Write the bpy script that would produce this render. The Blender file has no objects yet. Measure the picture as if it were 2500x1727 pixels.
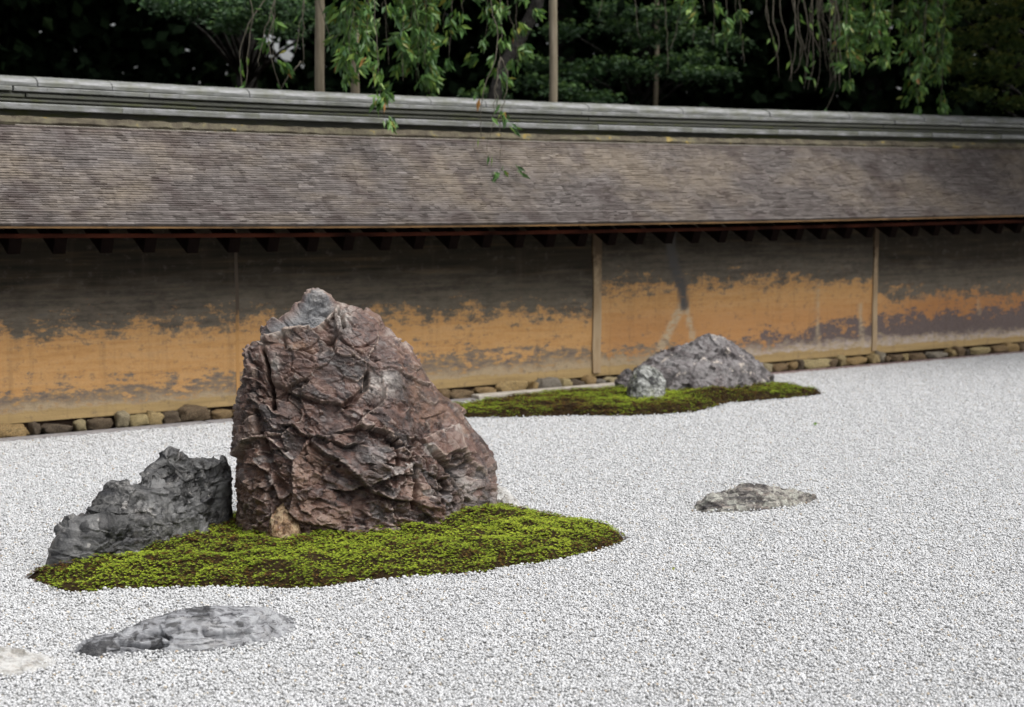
import bpy, math, random
import numpy as np

scene = bpy.context.scene
COL = scene.collection

# ------------------------------------------------------------------ camera, sky, sun, exposure
PW, PH, FPX, EYE, HORIZON = 2500.0, 1727.0, 4000.0, 1.4, 478.0
PITCH = math.atan((PH / 2 - HORIZON) / FPX)
cam_data = bpy.data.cameras.new("camera")
cam_data.sensor_width = 36.0
cam_data.lens = 36.0 * FPX / PW
cam_data.clip_end = 3000
cam_data.dof.use_dof = True
cam_data.dof.focus_distance = 6.3
cam_data.dof.aperture_fstop = 3.4
cam = bpy.data.objects.new("camera", cam_data)
COL.objects.link(cam)
cam.location = (0, 0, EYE)
cam.rotation_euler = (math.radians(90) - PITCH, 0, 0)
scene.camera = cam

SUN_EL, SUN_AZ = math.radians(60), math.radians(118)     # azimuth measured from +Y towards +X
world = bpy.data.worlds.new("World")
scene.world = world
world.use_nodes = True
wn, wl = world.node_tree.nodes, world.node_tree.links
wn.clear()
sky = wn.new("ShaderNodeTexSky")
sky.sky_type = 'NISHITA'
sky.sun_disc = False
sky.sun_elevation = SUN_EL
sky.sun_rotation = SUN_AZ
sky.air_density = 1.0
sky.dust_density = 6.0
sky.ozone_density = 1.0
hs = wn.new("ShaderNodeHueSaturation")
hs.inputs['Saturation'].default_value = 0.22
bg = wn.new("ShaderNodeBackground")
bg.inputs['Strength'].default_value = 0.15
wo = wn.new("ShaderNodeOutputWorld")
wl.new(sky.outputs[0], hs.inputs['Color'])
wl.new(hs.outputs[0], bg.inputs['Color'])
wl.new(bg.outputs[0], wo.inputs['Surface'])

sun_data = bpy.data.lights.new("sun", 'SUN')
sun_data.energy = 1.5
sun_data.angle = math.radians(36)
sun_data.color = (1.0, 0.97, 0.93)
sun = bpy.data.objects.new("sun", sun_data)
COL.objects.link(sun)
sun.location = (4, -4, 12)
sun.rotation_euler = (math.radians(90) - SUN_EL, 0, math.radians(180) - SUN_AZ)

scene.view_settings.view_transform = 'Standard'
scene.view_settings.look = 'None'
scene.view_settings.gamma = 1.0
scene.view_settings.use_curve_mapping = False
scene.view_settings.exposure = 0.46
scene.cycles.max_bounces = 5
scene.cycles.diffuse_bounces = 3
scene.cycles.glossy_bounces = 2
scene.cycles.adaptive_threshold = 0.02
scene.cycles.transparent_max_bounces = 4

# ------------------------------------------------------------------ photograph geometry helpers
FW = np.array([0, math.cos(PITCH), -math.sin(PITCH)])
UP = np.array([0, math.sin(PITCH), math.cos(PITCH)])
CAM = np.array([0, 0, EYE])


def ray(x, y):
    return FW + np.array([1.0, 0, 0]) * ((x - PW / 2) / FPX) + UP * ((PH / 2 - y) / FPX)


def ground(x, y, z=0.0):
    d = ray(x, y)
    return CAM + d * ((z - EYE) / d[2])


def at_depth(x, y, Y):
    d = ray(x, y)
    return CAM + d * (Y / d[1])


def project(P):
    v = P - CAM
    z = v @ FW
    return PW / 2 + FPX * v[..., 0] / z, PH / 2 - FPX * (v @ UP) / z


# ------------------------------------------------------------------ numpy noise
def _hash(ix, iy, iz, seed):
    h = (ix.astype(np.int64) * 374761393 + iy.astype(np.int64) * 668265263
         + iz.astype(np.int64) * 2147483647 + seed * 974634533) & 0xFFFFFFFF
    h = ((h ^ (h >> 13)) * 1274126177) & 0xFFFFFFFF
    h = ((h ^ (h >> 16)) * 2246822519) & 0xFFFFFFFF
    return (h ^ (h >> 15)) & 0xFFFFFFFF


def vnoise(P, seed=0):
    """smooth value noise, -1..1"""
    I = np.floor(P).astype(np.int64)
    f = P - I
    f = f * f * f * (f * (f * 6 - 15) + 10)
    out = 0
    for dx in (0, 1):
        wx = f[:, 0] if dx else 1 - f[:, 0]
        for dy in (0, 1):
            wy = f[:, 1] if dy else 1 - f[:, 1]
            for dz in (0, 1):
                wz = f[:, 2] if dz else 1 - f[:, 2]
                out = out + wx * wy * wz * (_hash(I[:, 0] + dx, I[:, 1] + dy, I[:, 2] + dz, seed) / 2147483647.5 - 1)
    return out


def fbm(P, octaves=4, seed=0, gain=0.5):
    a, s, n = 1.0, 0.0, 0.0
    Q = P.copy()
    for o in range(octaves):
        s = s + a * vnoise(Q, seed + o * 17)
        n += a
        a *= gain
        Q = Q * 2.03 + 11.7
    return s / n


def ridged(P, octaves=4, seed=0):
    a, s, n = 1.0, 0.0, 0.0
    Q = P.copy()
    for o in range(octaves):
        s = s + a * (1 - 2 * np.abs(vnoise(Q, seed + o * 31)))
        n += a
        a *= 0.55
        Q = Q * 2.1 + 5.3
    return s / n


def worley(P, seed=0):
    I = np.floor(P).astype(np.int64)
    n = len(P)
    f1 = np.full(n, 9.0)
    f2 = np.full(n, 9.0)
    best = np.zeros(n, np.int64)
    off = np.zeros((n, 3))
    fr = P - I
    for dx in (-1, 0, 1):
        for dy in (-1, 0, 1):
            for dz in (-1, 0, 1):
                h = _hash(I[:, 0] + dx, I[:, 1] + dy, I[:, 2] + dz, seed)
                ax = fr[:, 0] - dx - (h & 1023) / 1024.0
                ay = fr[:, 1] - dy - ((h >> 10) & 1023) / 1024.0
                az = fr[:, 2] - dz - ((h >> 20) & 1023) / 1024.0
                d = np.sqrt(ax * ax + ay * ay + az * az)
                m = d < f1
                f2 = np.where(m, f1, np.minimum(f2, d))
                f1 = np.where(m, d, f1)
                best = np.where(m, h, best)
                off[m, 0], off[m, 1], off[m, 2] = ax[m], ay[m], az[m]
    zero = best * 0
    rnd = [_hash(best, zero + k, zero, seed + 50) / 4294967296.0 for k in range(5)]
    return f1, f2, off, rnd


def facets(P, size, seed=0, tilt=0.8, step=0.5, squash=(1, 1, 1)):
    """broken-stone facets: each cell is a tilted plane; returns about -1..1 and a random number for each cell"""
    Q = P / size / np.array(squash)
    Q = Q + 0.22 * np.stack([vnoise(Q * 1.7, seed + 90), vnoise(Q * 1.7, seed + 91), vnoise(Q * 1.7, seed + 92)], 1)
    f1, f2, off, r = worley(Q, seed)
    nrm = np.stack([r[0] - 0.5, r[1] - 0.5, r[2] - 0.5], 1)
    nrm /= np.linalg.norm(nrm, axis=1)[:, None] + 1e-6
    return tilt * (off * nrm).sum(1) + step * (r[3] - 0.5), r[4], f2 - f1


def sstep(a, b, x):
    t = np.clip((x - a) / (b - a), 0, 1)
    return t * t * (3 - 2 * t)


def seg_dist(px, py, line):
    d = np.full(px.shape, 1e9)
    for (x0, y0), (x1, y1) in zip(line[:-1], line[1:]):
        vx, vy = x1 - x0, y1 - y0
        t = np.clip(((px - x0) * vx + (py - y0) * vy) / (vx * vx + vy * vy + 1e-9), 0, 1)
        d = np.minimum(d, np.hypot(px - x0 - t * vx, py - y0 - t * vy))
    return d


def poly_sdf(px, py, poly):
    """signed distance to a closed polygon, positive inside"""
    pts = list(poly) + [poly[0]]
    d = seg_dist(px, py, pts)
    ins = np.zeros(px.shape, bool)
    for (x0, y0), (x1, y1) in zip(pts[:-1], pts[1:]):
        c = ((y0 > py) != (y1 > py)) & (px < (x1 - x0) * (py - y0) / (y1 - y0 + 1e-12) + x0)
        ins ^= c
    return np.where(ins, d, -d)


# ------------------------------------------------------------------ object helpers
def link(o, parent=None):
    COL.objects.link(o)
    if parent is not None:
        o.parent = parent
    return o


def tag(o, label=None, category=None, group=None, kind=None):
    if label:
        o['label'] = label
    if category:
        o['category'] = category
    if group:
        o['group'] = group
    if kind:
        o['kind'] = kind
    return o


def mesh_np(name, V, F, smooth=False, attrs=None):
    """F: list of index arrays, each (n,3) or (n,4)"""
    me = bpy.data.meshes.new(name)
    V = np.asarray(V, np.float32)
    if not isinstance(F, (list, tuple)):
        F = [F]
    F = [np.asarray(f, np.int32) for f in F if len(f)]
    nv = len(V)
    me.vertices.add(nv)
    me.vertices.foreach_set('co', V.ravel())
    loops = np.concatenate([f.ravel() for f in F])
    sizes = np.concatenate([np.full(len(f), f.shape[1], np.int32) for f in F])
    starts = np.concatenate([[0], np.cumsum(sizes)[:-1]]).astype(np.int32)
    me.loops.add(len(loops))
    me.loops.foreach_set('vertex_index', loops)
    me.polygons.add(len(sizes))
    me.polygons.foreach_set('loop_start', starts)
    me.polygons.foreach_set('use_smooth', np.full(len(sizes), bool(smooth)))
    for k, a in (attrs or {}).items():
        at = me.attributes.new(k, 'FLOAT', 'POINT')
        at.data.foreach_set('value', np.asarray(a, np.float32))
    me.update(calc_edges=True)
    me.validate()
    return me


def obj_np(name, V, F, mat, parent=None, smooth=False, attrs=None):
    me = mesh_np(name, V, F, smooth, attrs)
    me.materials.append(mat)
    return link(bpy.data.objects.new(name, me), parent)


def empty(name, loc=(0, 0, 0), rz=0, parent=None):
    o = bpy.data.objects.new(name, None)
    o.location = loc
    o.rotation_euler = (0, 0, rz)
    o.empty_display_size = 0.2
    return link(o, parent)


BOXF = np.array([[0, 3, 2, 1], [4, 5, 6, 7], [0, 1, 5, 4], [1, 2, 6, 5], [2, 3, 7, 6], [3, 0, 4, 7]])


def box_v(x0, x1, y0, y1, z0, z1):
    return np.array([[x0, y0, z0], [x1, y0, z0], [x1, y1, z0], [x0, y1, z0],
                     [x0, y0, z1], [x1, y0, z1], [x1, y1, z1], [x0, y1, z1]], float)


def bevel(o, w, seg=2):
    m = o.modifiers.new('bevel', 'BEVEL')
    m.width = w
    m.segments = seg
    m.limit_method = 'ANGLE'
    return o


def tube(points, radii, sides=6, cap=True):
    """points (n,3), radii (n,) -> V, [quads, tris]"""
    P = np.asarray(points, float)
    r = np.asarray(radii, float)
    n = len(P)
    T = np.gradient(P, axis=0)
    T /= np.linalg.norm(T, axis=1)[:, None] + 1e-9
    ref = np.array([0.31, 0.95, 0.05])
    A = np.cross(T, ref)
    A /= np.linalg.norm(A, axis=1)[:, None] + 1e-9
    B = np.cross(T, A)
    th = np.linspace(0, 2 * math.pi, sides, endpoint=False)
    V = P[:, None, :] + r[:, None, None] * (np.cos(th)[None, :, None] * A[:, None, :] + np.sin(th)[None, :, None] * B[:, None, :])
    V = V.reshape(-1, 3)
    i = np.arange(n - 1)[:, None] * sides
    j = np.arange(sides)[None, :]
    k = (j + 1) % sides
    Q = np.stack([i + j, i + k, i + sides + k, i + sides + j], -1).reshape(-1, 4)
    F = [Q]
    if cap and sides >= 3:
        last = (n - 1) * sides
        F.append(np.array([[last, last + a, last + a + 1] for a in range(1, sides - 1)]))
        F.append(np.array([[0, a + 1, a] for a in range(1, sides - 1)]))
    return V, F


class Batch:
    """joins many small meshes"""
    def __init__(self):
        self.V, self.Q, self.T, self.A, self.n = [], [], [], {}, 0

    def add(self, V, F, **attrs):
        if not isinstance(F, (list, tuple)):
            F = [F]
        for f in F:
            f = np.asarray(f)
            if len(f) == 0:
                continue
            (self.Q if f.shape[1] == 4 else self.T).append(f + self.n)
        self.V.append(np.asarray(V, float))
        for k, a in attrs.items():
            self.A.setdefault(k, []).append(np.broadcast_to(np.asarray(a, float), (len(V),)))
        self.n += len(V)

    def build(self, name, mat, parent=None, smooth=False):
        F = []
        if self.Q:
            F.append(np.concatenate(self.Q))
        if self.T:
            F.append(np.concatenate(self.T))
        return obj_np(name, np.concatenate(self.V), F, mat, parent, smooth,
                      {k: np.concatenate(a) for k, a in self.A.items()})


# ------------------------------------------------------------------ material helpers
class M:
    def __init__(self, name, rough=0.8, spec=0.3):
        self.m = bpy.data.materials.new(name)
        self.m.use_nodes = True
        self.t = self.m.node_tree
        self.t.nodes.clear()
        self.out = self.t.nodes.new('ShaderNodeOutputMaterial')
        self.b = self.t.nodes.new('ShaderNodeBsdfPrincipled')
        self.t.links.new(self.b.outputs[0], self.out.inputs['Surface'])
        self.set('Roughness', rough)
        self.set('Specular IOR Level', spec)

    def set(self, k, v):
        self._in(self.b.inputs[k], v)

    def _in(self, sock, v):
        if isinstance(v, bpy.types.NodeSocket):
            self.t.links.new(v, sock)
        elif isinstance(v, (tuple, list)) and len(v) == 3 and sock.type == 'RGBA':
            sock.default_value = (*v, 1)
        else:
            sock.default_value = v

    def node(self, ty, ins=None, out=0, **attrs):
        n = self.t.nodes.new('ShaderNode' + ty)
        for k, v in attrs.items():
            setattr(n, k, v)
        for k, v in (ins or {}).items():
            self._in(n.inputs[k], v)
        return n.outputs[out]

    def coord(self, scale=(1, 1, 1), loc=(0, 0, 0), kind='Object'):
        c = self.t.nodes.new('ShaderNodeTexCoord').outputs[kind]
        return self.node('Mapping', {'Vector': c, 'Scale': scale, 'Location': loc})

    def noise(self, vec, scale, detail=4.0, rough=0.55, dist=0.0):
        return self.node('TexNoise', {'Vector': vec, 'Scale': scale, 'Detail': detail, 'Roughness': rough, 'Distortion': dist})

    def voronoi(self, vec, scale, feature='F1', out=0):
        return self.node('TexVoronoi', {'Vector': vec, 'Scale': scale}, out, feature=feature)

    def attr(self, name):
        return self.node('Attribute', None, 2, attribute_name=name)

    def math(self, op, a, b=0.0, clamp=False):
        n = self.t.nodes.new('ShaderNodeMath')
        n.operation = op
        n.use_clamp = clamp
        self._in(n.inputs[0], a)
        self._in(n.inputs[1], b)
        return n.outputs[0]

    def rng(self, v, a, b, c=0.0, d=1.0):
        return self.node('MapRange', {'Value': v, 'From Min': a, 'From Max': b, 'To Min': c, 'To Max': d})

    def mix(self, f, a, b, blend='MIX'):
        n = self.t.nodes.new('ShaderNodeMix')
        n.data_type = 'RGBA'
        n.blend_type = blend
        self._in(n.inputs[0], f)
        self._in(n.inputs[6], a)
        self._in(n.inputs[7], b)
        return n.outputs[2]

    def ramp(self, f, stops):
        n = self.t.nodes.new('ShaderNodeValToRGB')
        e = n.color_ramp.elements
        while len(e) < len(stops):
            e.new(0.5)
        for el, (p, c) in zip(e, stops):
            el.position = p
            el.color = (*c, 1)
        self._in(n.inputs[0], f)
        return n.outputs[0]

    def bump(self, h, strength=0.5, dist=0.01, normal=None):
        ins = {'Height': h, 'Strength': strength, 'Distance': dist}
        if normal is not None:
            ins['Normal'] = normal
        return self.node('Bump', ins)


def mat_simple(name, c0, c1, scale=20, rough=0.8, spec=0.3, stretch=(1, 1, 1), bump=0.3, bd=0.005, attr=None):
    m = M(name, rough, spec)
    co = m.coord(stretch)
    n = m.noise(co, scale, 6)
    c = m.mix(m.rng(n, 0.3, 0.7), c0, c1)
    if attr:
        c = m.mix(1.0, c, m.node('CombineColor', {'Red': m.attr(attr), 'Green': m.attr(attr), 'Blue': m.attr(attr)}), 'MULTIPLY')
    m.set('Base Color', c)
    if bump:
        m.set('Normal', m.bump(m.noise(co, scale * 2.5, 5), bump, bd))
    return m.m


# --- gravel
def mat_gravel():
    m = M('white_gravel', 0.75, 0.25)
    v = m.attr('pc')
    c = m.ramp(v, [(0.0, (0.17, 0.167, 0.162)), (0.03, (0.31, 0.31, 0.308)), (0.12, (0.42, 0.423, 0.425)),
                   (0.55, (0.50, 0.507, 0.515)), (0.97, (0.56, 0.567, 0.577)), (0.99, (0.44, 0.39, 0.31)), (1.0, (0.38, 0.29, 0.20))])
    m.set('Base Color', c)
    return m.m


# --- big brown boulder
def mat_brown_rock():
    m = M('brown_rock', 0.42, 0.5)
    co = m.coord()
    tone, zone = m.attr('tone'), m.attr('zone')
    rust_a, pale_a = m.attr('rust'), m.attr('pale')
    n1 = m.noise(co, 5.5, 8, 0.65)
    n2 = m.noise(co, 22, 8, 0.7)
    n3 = m.noise(co, 75, 6, 0.7)
    c = m.ramp(m.math('ADD', m.math('MULTIPLY', tone, 0.55), m.math('MULTIPLY', n2, 0.45)),
               [(0.26, (0.018, 0.011, 0.010)), (0.42, (0.056, 0.032, 0.027)), (0.57, (0.112, 0.058, 0.043)), (0.76, (0.18, 0.122, 0.098))])
    c = m.mix(m.rng(n1, 0.52, 0.72, 0, 0.5), c, (0.13, 0.07, 0.045))
    c = m.mix(m.math('MULTIPLY', rust_a, m.rng(n2, 0.38, 0.68), True), c, (0.23, 0.125, 0.06))
    # grey-blue slab
    ng = m.noise(m.coord((1, 1, 2.2)), 16, 7, 0.65)
    g = m.ramp(ng, [(0.3, (0.05, 0.052, 0.058)), (0.5, (0.125, 0.127, 0.133)), (0.66, (0.20, 0.2, 0.2)), (0.8, (0.27, 0.2, 0.14))])
    c = m.mix(zone, c, g)
    # grey lichen bloom and pale mineral specks, the finest doubling as painted wet glints
    w = m.math('MULTIPLY', m.rng(m.noise(co, 9, 6, 0.7), 0.55, 0.7), m.rng(n3, 0.42, 0.6), True)
    c = m.mix(m.math('MULTIPLY', w, 0.4), c, (0.29, 0.26, 0.245))
    c = m.mix(m.math('MULTIPLY', pale_a, m.rng(n2, 0.4, 0.62), True), c, (0.40, 0.37, 0.34))
    sp = m.rng(m.noise(co, 150, 3, 0.6), 0.66, 0.74)
    c = m.mix(m.math('MULTIPLY', sp, 0.55), c, (0.48, 0.43, 0.39))
    c = m.mix(m.math('MULTIPLY', m.attr('wear'), m.rng(n3, 0.35, 0.62), True), c, (0.34, 0.265, 0.22))
    m.set('Base Color', c)
    m.set('Roughness', m.rng(n2, 0.3, 0.75, 0.24, 0.5))
    m.set('Coat Weight', m.rng(m.noise(co, 7, 5), 0.4, 0.6, 0.0, 0.28))
    m.set('Coat Roughness', 0.22)
    b1 = m.bump(n3, 0.7, 0.014)
    b2 = m.bump(m.noise(co, 220, 4, 0.6), 0.55, 0.005, b1)
    m.set('Normal', b2)
    return m.m


def mat_grey_rock(name, dark, mid, light, warm, spots=0.0, spotc=(0.5, 0.48, 0.46), lichen=0.3, lichc=(0.36, 0.36, 0.34), rough=0.6, stretch=(1, 1, 1), veins=0.0, base=7):
    m = M(name, rough, 0.45)
    co = m.coord(stretch)
    tone = m.attr('tone')
    n1 = m.noise(co, base, 8, 0.65)
    n2 = m.noise(co, base * 4, 7, 0.7)
    n3 = m.noise(co, base * 12, 6, 0.7)
    f = m.math('ADD', m.math('MULTIPLY', tone, 0.35), m.math('ADD', m.math('MULTIPLY', n2, 0.35), m.math('MULTIPLY', n1, 0.3)))
    c = m.ramp(f, [(0.40, dark), (0.485, mid), (0.60, light)])
    c = m.mix(m.rng(m.noise(co, base * 1.7, 6, 0.6), 0.56, 0.7, 0, 0.7), c, warm)
    c = m.mix(m.math('MULTIPLY', m.math('MULTIPLY', m.rng(m.noise(co, base * 1.3, 5, 0.7), 0.48, 0.62), m.rng(n3, 0.42, 0.6)), lichen), c, lichc)
    if spots:
        s = m.rng(m.math('ADD', m.noise(co, base * 3.2, 5, 0.7), m.math('MULTIPLY', m.noise(co, base * 0.7, 2), 0.25)), 0.73, 0.77)
        c = m.mix(m.math('MULTIPLY', s, spots), c, spotc)
    if veins:
        wv = m.noise(m.coord((stretch[0] * 0.8, stretch[1] * 0.8, stretch[2] * 3.5)), base * 2.2, 8, 0.72, 0.6)
        c = m.mix(m.math('MULTIPLY', m.rng(wv, 0.54, 0.60), veins), c, (0.03, 0.03, 0.034))
    m.set('Base Color', c)
    m.set('Roughness', m.rng(n2, 0.3, 0.7, rough - 0.15, rough + 0.2))
    m.set('Normal', m.bump(m.noise(co, base * 30, 4, 0.6), 0.35, 0.004, m.bump(n3, 0.5, 0.01)))
    return m.m


def mat_moss():
    m = M('moss', 0.85, 0.2)
    t = m.attr('tone')
    c = m.ramp(t, [(0.0, (0.022, 0.010, 0.005)), (0.16, (0.085, 0.035, 0.011)), (0.30, (0.145, 0.085, 0.014)),
                   (0.40, (0.105, 0.15, 0.013)), (0.66, (0.195, 0.27, 0.020)), (1.0, (0.35, 0.41, 0.038))])
    m.set('Base Color', c)
    m.set('Subsurface Weight', 0.0)
    return m.m


def mat_moss_soil():
    m = M('moss_soil', 0.95, 0.1)
    co = m.coord()
    m.set('Base Color', m.ramp(m.noise(co, 60, 6, 0.7), [(0.3, (0.012, 0.007, 0.004)), (0.55, (0.03, 0.02, 0.008)), (0.75, (0.06, 0.05, 0.02))]))
    m.set('Normal', m.bump(m.noise(co, 180, 4), 0.8, 0.01))
    return m.m


# --- wall plaster: stains and the painted eave shade ride on the signed heights stored in the mesh (distance to each stain line, in metres)
def mat_plaster():
    m = M('oiled_clay_plaster', 0.82, 0.25)
    co = m.coord()
    wide = m.coord((0.75, 1, 2.0))
    long_ = m.coord((0.16, 1, 3.2))
    nA = m.noise(wide, 5.0, 8, 0.62)
    nB = m.noise(wide, 18.0, 6, 0.65)
    nC = m.noise(co, 60.0, 5, 0.65)
    nL = m.noise(long_, 9.0, 6, 0.6)
    jag = m.math('ADD', m.math('MULTIPLY', m.math('SUBTRACT', nA, 0.5), 0.46), m.math('ADD', m.math('MULTIPLY', m.math('SUBTRACT', nB, 0.5), 0.36), m.math('MULTIPLY', m.math('SUBTRACT', nC, 0.5), 0.16)))
    blot = m.noise(m.coord((1.0, 1, 1.25)), 7.0, 7, 0.72)
    jag = m.math('ADD', jag, m.math('MULTIPLY', m.math('SUBTRACT', blot, 0.5), 0.5))
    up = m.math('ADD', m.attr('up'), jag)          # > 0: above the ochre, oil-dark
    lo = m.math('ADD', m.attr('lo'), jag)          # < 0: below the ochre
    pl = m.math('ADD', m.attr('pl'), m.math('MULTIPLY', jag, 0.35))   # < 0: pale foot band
    och = m.ramp(m.math('ADD', m.math('MULTIPLY', nL, 0.6), m.math('MULTIPLY', nB, 0.4)), [(0.3, (0.28, 0.15, 0.06)), (0.44, (0.45, 0.245, 0.09)), (0.56, (0.50, 0.295, 0.125)), (0.7, (0.43, 0.27, 0.135))])
    och = m.mix(m.rng(m.noise(co, 3.0, 4), 0.4, 0.7, 0, 0.5), och, (0.47, 0.265, 0.10))
    och = m.mix(m.attr('red'), och, (0.36, 0.165, 0.06))
    och = m.mix(m.rng(m.noise(wide, 24, 7, 0.7), 0.60, 0.68, 0, 0.7), och, (0.17, 0.14, 0.125))
    och = m.mix(m.rng(nC, 0.35, 0.7, 0.0, 0.35), och, (0.30, 0.16, 0.07))
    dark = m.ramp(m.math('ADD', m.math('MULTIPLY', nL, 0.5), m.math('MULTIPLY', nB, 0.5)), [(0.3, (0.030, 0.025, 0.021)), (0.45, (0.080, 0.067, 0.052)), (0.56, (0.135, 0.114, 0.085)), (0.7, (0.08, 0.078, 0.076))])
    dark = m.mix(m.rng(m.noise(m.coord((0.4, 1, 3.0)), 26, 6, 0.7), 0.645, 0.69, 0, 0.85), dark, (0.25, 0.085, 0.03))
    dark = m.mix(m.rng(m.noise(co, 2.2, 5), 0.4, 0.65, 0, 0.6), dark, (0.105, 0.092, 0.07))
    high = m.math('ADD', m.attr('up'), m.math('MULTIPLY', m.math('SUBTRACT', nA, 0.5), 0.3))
    dark = m.mix(m.rng(high, 0.10, 0.34), dark, m.ramp(nL, [(0.3, (0.010, 0.008, 0.005)), (0.55, (0.028, 0.021, 0.012)), (0.75, (0.075, 0.047, 0.021))]))  # oil stain, darkened further to paint in the shadow under the eave
    low = m.ramp(nB, [(0.3, (0.115, 0.095, 0.085)), (0.5, (0.20, 0.15, 0.105)), (0.62, (0.36, 0.22, 0.09)), (0.75, (0.27, 0.21, 0.15))])
    purple = m.ramp(nC, [(0.3, (0.085, 0.065, 0.062)), (0.7, (0.15, 0.115, 0.105))])
    low = m.mix(m.attr('purple'), low, purple)
    pale = m.ramp(nB, [(0.3, (0.26, 0.20, 0.12)), (0.5, (0.36, 0.28, 0.18)), (0.7, (0.30, 0.20, 0.10))])
    pale = m.mix(m.math('MULTIPLY', m.attr('purple'), m.rng(nB, 0.4, 0.6)), pale, (0.40, 0.34, 0.30))
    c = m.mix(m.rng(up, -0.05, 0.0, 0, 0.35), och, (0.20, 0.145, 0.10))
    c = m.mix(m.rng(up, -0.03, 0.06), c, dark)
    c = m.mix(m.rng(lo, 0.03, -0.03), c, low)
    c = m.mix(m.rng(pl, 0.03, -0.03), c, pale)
    foot = m.math('ADD', m.attr('ft'), m.math('MULTIPLY', jag, 0.12))
    c = m.mix(m.rng(foot, 0.006, -0.006), c, m.ramp(nL, [(0.3, (0.27, 0.19, 0.085)), (0.7, (0.40, 0.28, 0.13))]))
    c = m.mix(m.math('MULTIPLY', m.attr('drip'), m.rng(nB, 0.33, 0.54)), c, (0.40, 0.32, 0.21))
    c = m.mix(m.math('MULTIPLY', m.attr('soot'), m.rng(nB, 0.25, 0.45)), c, (0.075, 0.07, 0.066))
    c = m.mix(m.rng(m.noise(m.coord((1.0, 1, 1.3)), 13.0, 7, 0.72), 0.55, 0.66, 0, 0.5), c, (0.10, 0.08, 0.066))
    runs = m.noise(m.coord((3.0, 1, 0.22)), 4.0, 6, 0.65)
    c = m.mix(m.rng(runs, 0.54, 0.74, 0, 0.3), c, (0.085, 0.06, 0.042))
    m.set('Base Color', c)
    m.set('Normal', m.bump(nC, 0.35, 0.006, m.bump(nB, 0.25, 0.012)))
    return m.m


def mat_shingle():
    m = M('weathered_shingle', 0.5, 0.45)
    t = m.attr('tone')
    grain = m.noise(m.coord((1, 1, 1)), 4, 5)
    big = m.noise(m.coord((0.55, 1.0, 1.0)), 2.2, 6, 0.62)
    streak = m.node('MixRGB', {0: 0.5, 1: m.noise(m.coord((9.0, 1.2, 1.2)), 3.0, 6, 0.7), 2: m.noise(m.coord((3.0, 3.0, 3.0)), 9.0, 6, 0.75)})
    c = m.ramp(m.math('ADD', m.math('MULTIPLY', t, 0.35), m.math('MULTIPLY', streak, 0.65)),
               [(0.28, (0.026, 0.021, 0.018)), (0.43, (0.072, 0.061, 0.056)), (0.56, (0.122, 0.106, 0.099)), (0.75, (0.26, 0.232, 0.222))])
    c = m.mix(m.rng(big, 0.45, 0.66, 0, 0.7), c, m.ramp(streak, [(0.3, (0.085, 0.067, 0.05)), (0.7, (0.26, 0.21, 0.15))]))
    c = m.mix(m.rng(m.noise(m.coord((1, 1, 1)), 5, 5, 0.6), 0.52, 0.66, 0, 0.7), c, (0.055, 0.04, 0.037))
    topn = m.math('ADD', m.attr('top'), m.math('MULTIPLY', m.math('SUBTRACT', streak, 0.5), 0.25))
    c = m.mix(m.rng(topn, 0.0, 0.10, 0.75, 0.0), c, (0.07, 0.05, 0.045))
    m.set('Base Color', c)
    m.set('Roughness', m.rng(streak, 0.3, 0.7, 0.42, 0.62))
    m.set('Normal', m.bump(m.noise(m.coord((12, 2, 2)), 12, 4), 0.3, 0.004))
    return m.m


def mat_ridge():
    m = M('weathered_ridge_wood', 0.55, 0.4)
    co = m.coord((0.5, 2, 2))
    n = m.noise(co, 7, 7, 0.65)
    c = m.ramp(n, [(0.3, (0.05, 0.054, 0.045)), (0.45, (0.13, 0.135, 0.125)), (0.58, (0.21, 0.215, 0.215)), (0.72, (0.36, 0.36, 0.385))])
    c = m.mix(m.rng(m.noise(m.coord((3, 3, 3)), 4, 5), 0.45, 0.65, 0, 0.6), c, (0.11, 0.115, 0.08))
    c = m.mix(m.rng(m.noise(m.coord((14, 2, 2)), 3, 4), 0.62, 0.72, 0, 0.7), c, (0.06, 0.06, 0.055))
    m.set('Base Color', c)
    m.set('Normal', m.bump(m.noise(m.coord((1, 8, 8)), 20, 5), 0.4, 0.005))
    return m.m


def mat_mossy_wood():
    m = M('mossy_ridge_wood', 0.75, 0.3)
    n = m.noise(m.coord((0.35, 1, 1)), 6, 6, 0.65)
    c = m.ramp(n, [(0.3, (0.03, 0.032, 0.027)), (0.5, (0.075, 0.077, 0.065)), (0.62, (0.06, 0.068, 0.02)), (0.8, (0.12, 0.12, 0.11))])
    m.set('Base Color', c)
    return m.m


def mat_fillet():
    m = M('lichen_fillet', 0.85, 0.2)
    n = m.noise(m.coord((1, 1, 1)), 9, 6, 0.7)
    c = m.ramp(n, [(0.3, (0.03, 0.025, 0.018)), (0.48, (0.08, 0.068, 0.048)), (0.6, (0.11, 0.10, 0.065)), (0.66, (0.24, 0.17, 0.04)), (0.74, (0.2, 0.2, 0.16))])
    m.set('Base Color', c)
    m.set('Normal', m.bump(n, 0.6, 0.02))
    return m.m


def mat_leaf(name, ramp, rough=0.5, spec=0.4, trans=0.25):
    m = M(name, rough, spec)
    c = m.ramp(m.attr('tone'), ramp)
    m.set('Base Color', c)
    if trans:
        tr = m.node('BsdfTranslucent', {'Color': c})
        n = m.t.nodes.new('ShaderNodeMixShader')
        n.inputs[0].default_value = trans
        m.t.links.new(m.b.outputs[0], n.inputs[1])
        m.t.links.new(tr, n.inputs[2])
        m.t.links.new(n.outputs[0], m.out.inputs['Surface'])
    return m.m


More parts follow.
